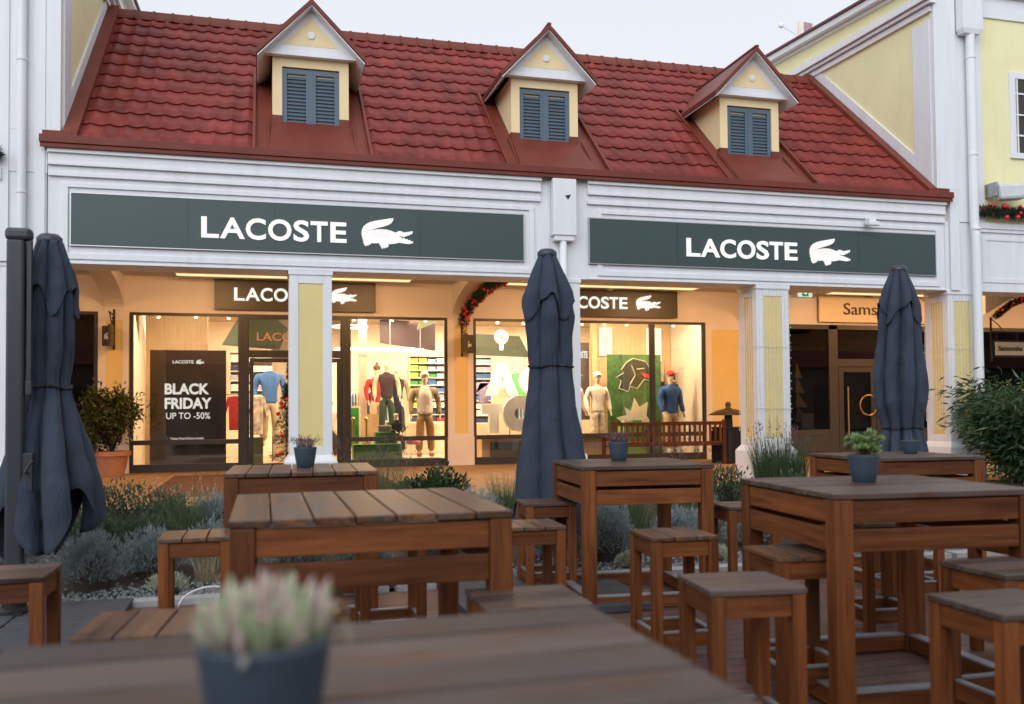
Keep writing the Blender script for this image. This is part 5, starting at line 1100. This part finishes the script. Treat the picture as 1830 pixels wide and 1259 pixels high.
part(MB().prism([(14.7, 3.5), (15.3, 3.82), (15.9, 4.03), (16.6, 4.12), (18, 4.15), (18, 4.46), (14.7, 4.46)], 'y', 15.95, 16.2), 'cross_arch', WHITEIN, ds)
# icicle lights on the right hand columns
WIRE = mat('white_wire', (.72, .72, .72), .5); BULB = mat('clear_bulb', (.80, .78, .72), .25)
def icicles(cx, lab):
    t = thing('string_lights', lab, 'string lights', (cx, YF, 3.5), group='white string lights on the columns'); b = MB(); q = MB(); w = .60
    x0, x1, y0, y1 = cx-w/2, cx+w/2, YF-.005, YF+.575
    for k in range(9):
        x = x0+.03+k*(w-.06)/8; zb = random.uniform(.95, 1.25); pts = [(x+random.uniform(-.006, .006), y0-.014, z) for z in np.linspace(3.5, zb, 9)]; b.tube(pts, .0035, 4)
        for z in np.arange(zb, 3.5, .13): q.ball((x+random.uniform(-.012, .012), y0-.02, z+random.uniform(-.03, .03)), .009, n=5, k=3)
        y = y0+.03+k*(w-.06)/8; pts = [(x0-.014, y, z) for z in np.linspace(3.5, zb+.05, 6)]; b.tube(pts, .0035, 4)
        for z in np.arange(zb+.1, 3.5, .13): q.ball((x0-.02, y+random.uniform(-.012, .012), z+random.uniform(-.03, .03)), .009, n=5, k=3)
    for z in (3.49, 2.55, 1.55): b.tube([(x0-.016, y1, z), (x0-.016, y0-.016, z+.01), (x1+.016, y0-.016, z)], .004, 4)
    for k in range(20): z = 1.0+k*.125; q.ball((x1+.02, y0+random.uniform(0, .03), z), .010, n=5, k=3)
    part(b, 'wire', WIRE, t); tag(part(q, 'bulbs', BULB, t), kind='stuff')
icicles(7.99, 'white icicle string lights wrapped on the column behind the tall dark grass'); icicles(11.68, 'white icicle string lights wrapped on the column by the right downpipe')
# ================================================================ BENCH, BIN
t = thing('park_bench', 'dark brown slatted wooden bench in front of the right window', 'bench', (8.55, 18.9, ZM)); DW = wood('dark_bench_wood', 'z', (.07, .02, .012), (.16, .05, .025))
w_ = 2.75; x0 = -w_/2
for s in (x0, -x0-.07): MB().box(s, s+.07, -.06, .0, 0, 1.0).build('post', DW, t, bevel=.006); MB().box(s, s+.07, .45, .52, 0, .62).build('leg', DW, t); MB().box(s-.005, s+.075, -.0, .52, .62, .66).build('armrest', DW, t)
MB().box(x0+.07, -x0-.07, -.055, -.01, .88, .96).box(x0+.07, -x0-.07, -.055, -.01, .46, .52).build('back_rail', DW, t, bevel=.005)
b = MB()
for k in range(21): x = x0+.13+k*(w_-.26)/20; b.box(x-.024, x+.024, -.045, -.02, .52, .88)
b.build('back_slats', DW, t)
b = MB()
for k in range(5): b.box(x0+.05, -x0-.05, .02+k*.1, .10+k*.1, .42, .445)
b.build('seat', DW, t)
t.location = (8.62, 18.6, ZM)
t = thing('litter_bin', 'black metal litter bin with domed lid left of the lit column', 'bin', (10.25, 18.9, ZM))
MB().lathe([(.34, 0), (.36, .03), (.36, .76), (.38, .78), (.38, .82), (.33, .82)], (0, 0, 0), 28).build('body', BLACK, t)
b = MB()
for k in range(24): a = k*math.pi/12; b.box(.368*math.cos(a)-.012, .368*math.cos(a)+.012, .368*math.sin(a)-.012, .368*math.sin(a)+.012, .05, .74)
b.build('ribs', BLACK, t); MB().lathe([(.10, .80), (.09, 1.08), (.08, 1.1)], (0, 0, 0), 16).build('stem', BLACK, t)
MB().lathe([(.46, 1.09), (.40, 1.13), (.26, 1.20), (.08, 1.24), (.05, 1.28), (.07, 1.33), (.05, 1.38), (.01, 1.40)], (0, 0, 0), 28).build('lid', mat('bronze_lid', (.045, .030, .024), .35), t, smooth=True)
# ================================================================ UMBRELLAS
def umbrella(lab, cx, cy, prof, hem, flap, tie, pole, base, seed, n=8, lean=(0, 0), hemamp=.25, ph=0.0, corner=None, pw=.13):
    random.seed(seed); t = thing('cantilever_umbrella', lab, 'umbrella', (cx, cy, 0), group='closed umbrellas on the terrace')
    ztop = prof[0][0]
    zs = [p[0] for p in prof]; rs = [p[1] for p in prof]; am = [p[2] for p in prof]
    fn = [random.uniform(.75, 1.25) for _ in range(n)]; fp = [random.uniform(-.25, .25) for _ in range(n)]
    def R(z, a):
        zz = np.interp(-z, [-q for q in zs], rs); m_ = np.interp(-z, [-q for q in zs], am)
        u = (a+ph+.10*math.sin(2.2*z+a))/(2*math.pi)*n; i = int(math.floor(u)) % n; f = u-math.floor(u); f = min(1, max(0, f+fp[i]*f*(1-f)*1.6))
        fold = (abs(math.sin(math.pi*f))**.52)*fn[i]
        return zz*(1-m_*1.12+m_*1.45*fold)+(.006*math.sin(9*z+5*a)+.004*math.sin(17*z-4*a+1))*min(1, (ztop-z)*2)+.009*math.sin(26*a)*math.exp(-((z-tie)/.16)**2)+.005*math.sin(19*a+3*z)*min(1, max(0, tie-z))
    na, nz = 144, 84
    def surf(z_of, top, off=0.0, name='canopy', nz=nz):
        V = []; F = []
        for j in range(nz+1):
            for i in range(na):
                a = 2*math.pi*i/na; zb = z_of(a); z = top+(zb-top)*j/nz; r = R(z, a)+off*min(1, j/10)
                s_ = (ztop-z)/(ztop); V.append((r*math.cos(a)+lean[0]*s_, r*math.sin(a)+lean[1]*s_, z))
        for j in range(nz):
            for i in range(na): a0 = j*na+i; a1 = j*na+(i+1) % na; F.append((a0, a0+na, a1+na, a1))
        o = npmesh(name, V, F, CLOTH, t, smooth=True); sm = o.modifiers.new('s', 'SOLIDIFY'); sm.thickness = .004
        hm = [V[nz*na+i] for i in range(na)]; MB().tube(hm+hm[:1], .006, 5).build(name+'_hem', CLOTH, t); return o
    def hz(a):
        u = a+ph; v = hem+hemamp*(.5+.5*math.cos(4*(u)))+.10*hemamp*math.sin(7*a)
        if corner: v += corner[0]*max(0, math.cos(a-corner[1]))**2
        return v
    surf(hz, ztop)
    surf(lambda a: flap+.11*math.cos(4*a+1.0+ph)+.05*math.cos(8*a+ph), ztop-.01, .035, 'vent_flap', 24)
    MB().lathe([(.075, ztop-.05), (.10, ztop-.01), (.10, ztop+.03), (.07, ztop+.06), (.01, ztop+.07)], (0, 0, 0), 20).build('cap', POLE, t, smooth=True)
    # tie strap follows the folds
    V = []; m_ = 96
    for i in range(m_+1):
        a = 2*math.pi*i/m_; r = R(tie, a)*.985+.012; s_ = (ztop-tie)/ztop; V.append((r*math.cos(a)+lean[0]*s_, r*math.sin(a)+lean[1]*s_, tie+.01*math.sin(a*3)))
    MB().tube(V, .012, 6).build('tie_strap', BLACK, t)
    MB().tube([(0, 0, .4), (0, 0, ztop-.02)], .022, 8).build('inner_pole', POLE, t)
    if pole:
        px, py, pz_ = pole; px -= cx; py -= cy; h_ = pw/2
        b = MB().box(px-h_, px+h_, py-h_*.8, py+h_*.8, 0, pz_-.09); b.build('mast', POLE, t, bevel=.02)
        MB().box(px-h_-.012, px+h_+.05, py-h_*.8-.012, py+h_*.8+.012, pz_-.10, pz_).build('mast_cap', POLE, t, bevel=.03)
        MB().box(px+h_+.012, px+h_+.05, py-.025, py+.025, pz_-1.25, pz_-.09).box(px+h_+.008, px+h_+.055, py-.035, py+.035, pz_-1.33, pz_-1.22).build('sliding_arm', POLE, t, bevel=.006)
        MB().box(px+h_, px+h_+.07, py-.05, py+.05, .95, 1.25).tube([(px+h_+.03, py-.05, 1.1), (px+h_+.03, py-.13, 1.1), (px+h_+.09, py-.13, 1.2)], .012, 6).build('crank', POLE, t, bevel=.01)
        b = MB().lathe([(.14, -.02), (.14, .03), (.09, .05), (.09, .14)], (px, py, 0), 16)
        for k in range(4): a = k*math.pi/2+.4; b.box(px+.17*math.cos(a)-.03, px+.17*math.cos(a)+.03, py+.17*math.sin(a)-.03, py+.17*math.sin(a)+.03, -.02, .03)
        b.build('mast_foot', BLACK, t)
    if base:
        bx_, by_, s_ = base; sl = mat('dark_ballast_slab', (.055, .058, .066), .75, .25, 8, .4, 40)
        for dx in (0, 1):
            for dy in (0, 1):
                x0_ = bx_-cx-s_/2+dx*s_/2; y0_ = by_-cy-s_/2+dy*s_/2; MB().box(x0_+.012, x0_+s_/2-.012, y0_+.012, y0_+s_/2-.012, -.058, .005).build('ballast_slab', sl, t, bevel=.008)
        MB().box(bx_-cx-s_/2, bx_-cx+s_/2, by_-cy-.02, by_-cy+.02, -.058, -.01).box(bx_-cx-.02, bx_-cx+.02, by_-cy-s_/2, by_-cy+s_/2, -.058, -.01).build('base_frame', METAL, t)
    return t
umbrella('closed slate blue umbrella with its mast beside it at the left edge', -1.72, 8.3, [(2.99, .10, .25), (2.80, .13, .35), (2.60, .175, .4), (2.2, .185, .38), (1.82, .150, .30), (1.70, .17, .35), (1.35, .275, .42), (1.0, .37, .42), (.3, .40, .45)], .40, 2.52, 1.78, (-1.90, 8.02, 3.04), (-1.85, 7.55, 1.6), 3, ph=.75, hemamp=.42, corner=(.18, 0.0))
umbrella('closed slate blue umbrella behind the middle table', 2.80, 8.9, [(3.14, .09, .2), (2.95, .135, .35), (2.75, .20, .42), (2.5, .235, .44), (2.2, .215, .38), (1.97, .20, .28), (1.85, .215, .30), (1.4, .275, .34), (1.0, .33, .36), (.3, .42, .38)], .34, 2.62, 2.0, None, (2.3, 7.62, 1.6), 11, n=6, ph=.35, hemamp=.30, lean=(.07, 0))
umbrella('closed slate blue umbrella tied low, in front of the right column', 7.56, 9.6, [(3.24, .09, .2), (3.05, .14, .35), (2.8, .215, .44), (2.4, .25, .42), (1.95, .305, .40), (1.6, .30, .40), (1.36, .235, .35), (1.28, .225, .35), (1.15, .26, .45), (.7, .34, .5)], .70, 2.72, 1.30, (7.88, 10.0, 3.28), (7.9, 9.6, 1.2), 23, n=9, ph=.1, hemamp=.12)
# ================================================================ TABLES AND STOOLS
def table(lab, cx, cy, w=1.18, d=1.18, rz=0, planks='y', n=7, seed=0, h=1.10):
    random.seed(seed); t = thing('bar_table', lab, 'table', (cx, cy, 0), rz, 'wooden bar tables on the terrace'); b = MB(); g_ = .008
    if planks == 'y':
        p = w/n
        for k in range(n): b.box(-w/2+k*p+g_/2, -w/2+(k+1)*p-g_/2, -d/2+random.uniform(0, .004), d/2, h-.035, h-random.uniform(0, .003))
    else:
        p = d/n
        for k in range(n): b.box(-w/2+random.uniform(0, .004), w/2, -d/2+k*p+g_/2, -d/2+(k+1)*p-g_/2, h-.035, h-random.uniform(0, .003))
    b.build('tabletop', TY if planks == 'y' else TX, t, bevel=.006)
    l = .105; X, Y = w/2-.008, d/2-.008
    for sx in (-1, 1):
        for sy in (-1, 1): x0, x1 = sorted((sx*X, sx*(X-l))); y0, y1 = sorted((sy*Y, sy*(Y-l))); MB().box(x0, x1, y0, y1, -.06, h-.037).build('leg', WZ, t, bevel=.007)
    for z0, z1 in ((h-.165, h-.045), (h-.315, h-.195)):
        for sy in (-1, 1): y0, y1 = sorted((sy*(Y-.012), sy*(Y-.045))); MB().box(-X+l+.002, X-l-.002, y0, y1, z0, z1).build('rail', WX, t, bevel=.004)
        for sx in (-1, 1): x0, x1 = sorted((sx*(X-.012), sx*(X-.045))); MB().box(x0, x1, -Y+l+.002, Y-l-.002, z0, z1).build('rail', WY, t, bevel=.004)
    foot(t, X, Y, l, .045)
    return t
def foot(t, X, Y, l, z):
    for sy in (-1, 1):
        y0, y1 = sorted((sy*(Y-.02), sy*(Y-l+.02))); o = MB().box(-X+l+.002, X-l-.002, y0, y1, z-.09, z).build('stretcher', WX, t); MB().box(-X+l+.002, X-l-.002, y0-.003, y1+.003, z, z+.012).build('metal_strip', GALV, o)
    for sx in (-1, 1):
        x0, x1 = sorted((sx*(X-.02), sx*(X-l+.02))); o = MB().box(x0, x1, -Y+l+.002, Y-l-.002, z-.09, z).build('stretcher', WY, t); MB().box(x0-.003, x1+.003, -Y+l+.002, Y-l-.002, z, z+.012).build('metal_strip', GALV, o)
def stool(lab, cx, cy, rz=0, planks='y', w=.46, d=.46, seed=0, h=.74, n=3):
    random.seed(seed+50); t = thing('bar_stool', lab, 'stool', (cx, cy, 0), rz, 'wooden bar stools on the terrace'); b = MB(); g_ = .008
    for k in range(n):
        if planks == 'y': p = w/n; b.box(-w/2+k*p+g_/2, -w/2+(k+1)*p-g_/2, -d/2, d/2, h-.03, h-random.uniform(0, .002))
        else: p = d/n; b.box(-w/2, w/2, -d/2+k*p+g_/2, -d/2+(k+1)*p-g_/2, h-.03, h-random.uniform(0, .002))
    b.build('seat', TY if planks == 'y' else TX, t, bevel=.005); l = .065; X, Y = w/2-.006, d/2-.006
    for sx in (-1, 1):
        for sy in (-1, 1): x0, x1 = sorted((sx*X, sx*(X-l))); y0, y1 = sorted((sy*Y, sy*(Y-l))); MB().box(x0, x1, y0, y1, -.06, h-.032).build('leg', WZ, t, bevel=.005)
    for sy in (-1, 1): y0, y1 = sorted((sy*(Y-.010), sy*(Y-.035))); MB().box(-X+l+.002, X-l-.002, y0, y1, h-.13, h-.036).build('rail', WX, t, bevel=.003)
    for sx in (-1, 1): x0, x1 = sorted((sx*(X-.010), sx*(X-.035))); MB().box(x0, x1, -Y+l+.002, Y-l-.002, h-.13, h-.036).build('rail', WY, t, bevel=.003)
    foot(t, X, Y, l, .125)
    return t
table('blurred wooden bar table nearest the camera', .13, 1.39, 1.22, 1.22, rad(1), 'x', 7, 1)
table('wooden bar table with seven planks left of centre, behind the nearest table', .475, 4.69, 1.25, 1.33, 0, 'y', 7, 2)
table('small looking bar table at the back left with a heather pot', .30, 7.74, 1.16, 1.18, rad(-2), 'y', 7, 3)
table('bar table in the middle in front of the umbrella', 3.065, 7.44, 1.12, 1.14, rad(-5), 'x', 8, 4)
table('large bar table at the right with a green succulent pot', 3.545, 4.74, 1.22, 1.19, rad(-5), 'x', 8, 5)
table('bar table at the back right in front of the right umbrella', 5.85, 7.56, 1.16, 1.10, rad(-3), 'x', 8, 6)
st = [('stool cut off by the left edge of the picture', -1.30, 5.31, 0, 'x'), ('stool in front of the planting bed, left of the seven plank table', -.44, 6.56, 0, 'y'), ('low seen stool just above the nearest table at the left, showing three planks', -.44, 3.86, rad(-5), 'y'),
      ('stool between the left table and the middle table', 1.84, 6.38, rad(-3), 'y'), ('stool in front of the middle table with a bright plank seat', 2.61, 5.59, rad(-3), 'y'), ('stool in front of the large right table, left of its leg', 2.17, 3.92, rad(-6), 'x'),
      ('stool tucked under the left side of the large right table', 2.95, 4.66, rad(-5), 'y'), ('stool at the lower right corner of the picture', 3.01, 3.17, rad(-2), 'x'), ('stool half under the large right table near the right edge', 3.67, 3.87, 0, 'x'),
      ('stool with a sheen at the right front corner of the seven plank table', 1.11, 3.88, rad(-1), 'x'), ('stool behind the middle table beside the umbrella', 2.45, 7.90, rad(-4), 'x'), ('stool between the middle table and the large right table', 3.95, 7.05, rad(-4), 'x'),
      ('stool pushed under the seven plank table at the front', .12, 4.10, 0, 'y'), ('stool behind the seven plank table', .85, 6.45, 0, 'x'), ('stool seen through the legs of the large right table', 4.30, 5.75, rad(-5), 'x'),
      ('stool in front of the back right table', 5.15, 6.55, rad(-3), 'x'), ('stool at the right end of the large right table', 4.75, 4.9, 0, 'y')]
for i, (lab, x, y, r, p) in enumerate(st): stool(lab, x, y, r, p, seed=i)
# white cable loop on the gravel
tag(MB().tube([(-.42+.26*math.cos(a)*1.0, 8.0, -.05+.17*math.sin(a)) for a in np.linspace(.1, math.pi-.1, 14)], .008, 6).build('cable', WHITE, smooth=True), 'thin white cable bowed up from the kerb behind the left stool', 'cable')
# ================================================================ POTS
def pot(lab, x, y, z=1.10, r=.095, h_=.165, kind='succ'):
    t = thing('plant_pot', lab, 'potted plant', (x, y, z), group='slate blue pots on the tables')
    MB().lathe([(r*.68, 0), (r*.72, .004), (r*.86, h_*.45), (r*.98, h_-.01), (r, h_), (r*.93, h_), (r*.9, h_-.02), (r*.88, h_-.025)], (0, 0, 0), 36, cap=True).build('pot', POT, t, smooth=False)
    for o in t.children:
        for p in o.data.polygons: p.use_smooth = len(p.vertices) == 4
    MB().lathe([(r*.9, h_-.022), (r*.9, h_-.019)], (0, 0, 0), 24).build('soil', SOIL, t)
    if kind == 'succ':
        n = 900; u = np.random.randn(n, 3); u /= np.linalg.norm(u, axis=1, keepdims=True); cl = np.random.randn(30, 3)*[.042, .042, .026]+[0, 0, .055]; ix = np.random.randint(0, 30, n)
        P = cl[ix]+u*.006+[0, 0, h_]; dr = u.copy(); dr[:, 2] = np.abs(dr[:, 2])*.8+.15; V, F = leaves(P, dr, np.random.uniform(.03, .048, n), np.random.uniform(.018, .028, n), .4); npmesh('foliage', V, F, L_SUCC, t)
        b = MB()
        for c in cl: b.tube([(0, 0, h_-.03), (c[0], c[1], c[2]+h_)], .004, 5)
        b.build('stem', mat('succulent_stem', (.2, .14, .08), .7), t)
    elif kind == 'pink':
        b = MB(); random.seed(5)
        for k in range(130):
            a = random.random()*6.28; q = r*.8*math.sqrt(random.random()); x_0, y_0 = q*math.cos(a), q*math.sin(a); hh = random.uniform(.03, .088)*(1.1-.4*q/r); ln = .12+random.random()*.35
            b.tube([(x_0, y_0, h_-.02), (x_0*1.15, y_0*1.15, h_+hh*.4), (x_0*(1+ln*.7), y_0*(1+ln*.7), h_+hh*.8), (x_0*(1+ln), y_0*(1+ln), h_+hh)], [.004, .0055, .0045, .001], 6, 0 if random.random() < .60 else 1)
        b.build('foliage', [mat('succulent_green', (.36, .42, .25), .5, .2, 30), mat('succulent_pink', (.50, .36, .33), .5, .2, 30)], t, smooth=True)
        P = np.random.randn(160, 3)*[r*.5, r*.5, .01]+[0, 0, h_]; V, F = leaves(P, np.random.randn(160, 3)*.4+[0, 0, 1], np.random.uniform(.02, .055, 160), np.full(160, .012)); npmesh('sprig', V, F, L_PINK, t)
    elif kind == 'heather':
        V, F = blades(150, r*.75, .04, .11, .7, .006, base=(0, 0, h_-.02)); npmesh('foliage', V, F, leaf('heather_leaf', (.17, .12, .14), .5), t)
        n = 300; P = np.random.randn(n, 3)*[r*.55, r*.55, .015]+[0, 0, h_+.045]; V, F = leaves(P, np.random.randn(n, 3)*.5+[0, 0, 1], np.full(n, .03), np.full(n, .006)); npmesh('flower', V, F, L_PURP, t)
    else:
        V, F = blades(14, r*.5, .03, .07, .5, .008, base=(0, 0, h_-.02)); npmesh('foliage', V, F, L_GRASS, t)
    return t
pot('dark blue pot of pink tipped succulents, blurred on the nearest table', .0, 1.26, 1.10, .088, .155, 'pink')
pot('slate blue pot with a full green succulent on the large right table', 3.52, 4.82, kind='succ')
pot('slate blue pot with a short sprout on the back right table', 6.08, 7.60, r=.085, h_=.13, kind='sprout')
pot('slate blue pot with brownish heather on the back left table', .33, 7.78, kind='heather')
pot('slate blue pot with pale heather on the middle table', 3.05, 7.63, r=.092, kind='heather')
# ================================================================ WHAT STANDS BEHIND THE CAMERA (seen in the glass)
ob = thing('opposite_building', 'row of red roofed shops behind the camera, seen only as a reflection in the glass', 'building', (5, -18, 0))
part(MB().box(-28, 75, -26, -17, 0, 4.6), 'wall', mat('wall_with_painted_shade', (.16, .13, .11), .8, .3, .7), ob); part(MB().prism([(-16.6, 4.5), (-21.5, 8.2), (-26.4, 4.5)], 'x', -28.5, 75.5), 'roof', ROOF, ob)  # the wall's shade is put into its dark brown colour
b = MB()
for k in range(23): b.box(-26+k*4.3, -23+k*4.3, -17.02, -16.98, .5, 3.2)
part(b, 'window', FRAME, ob)
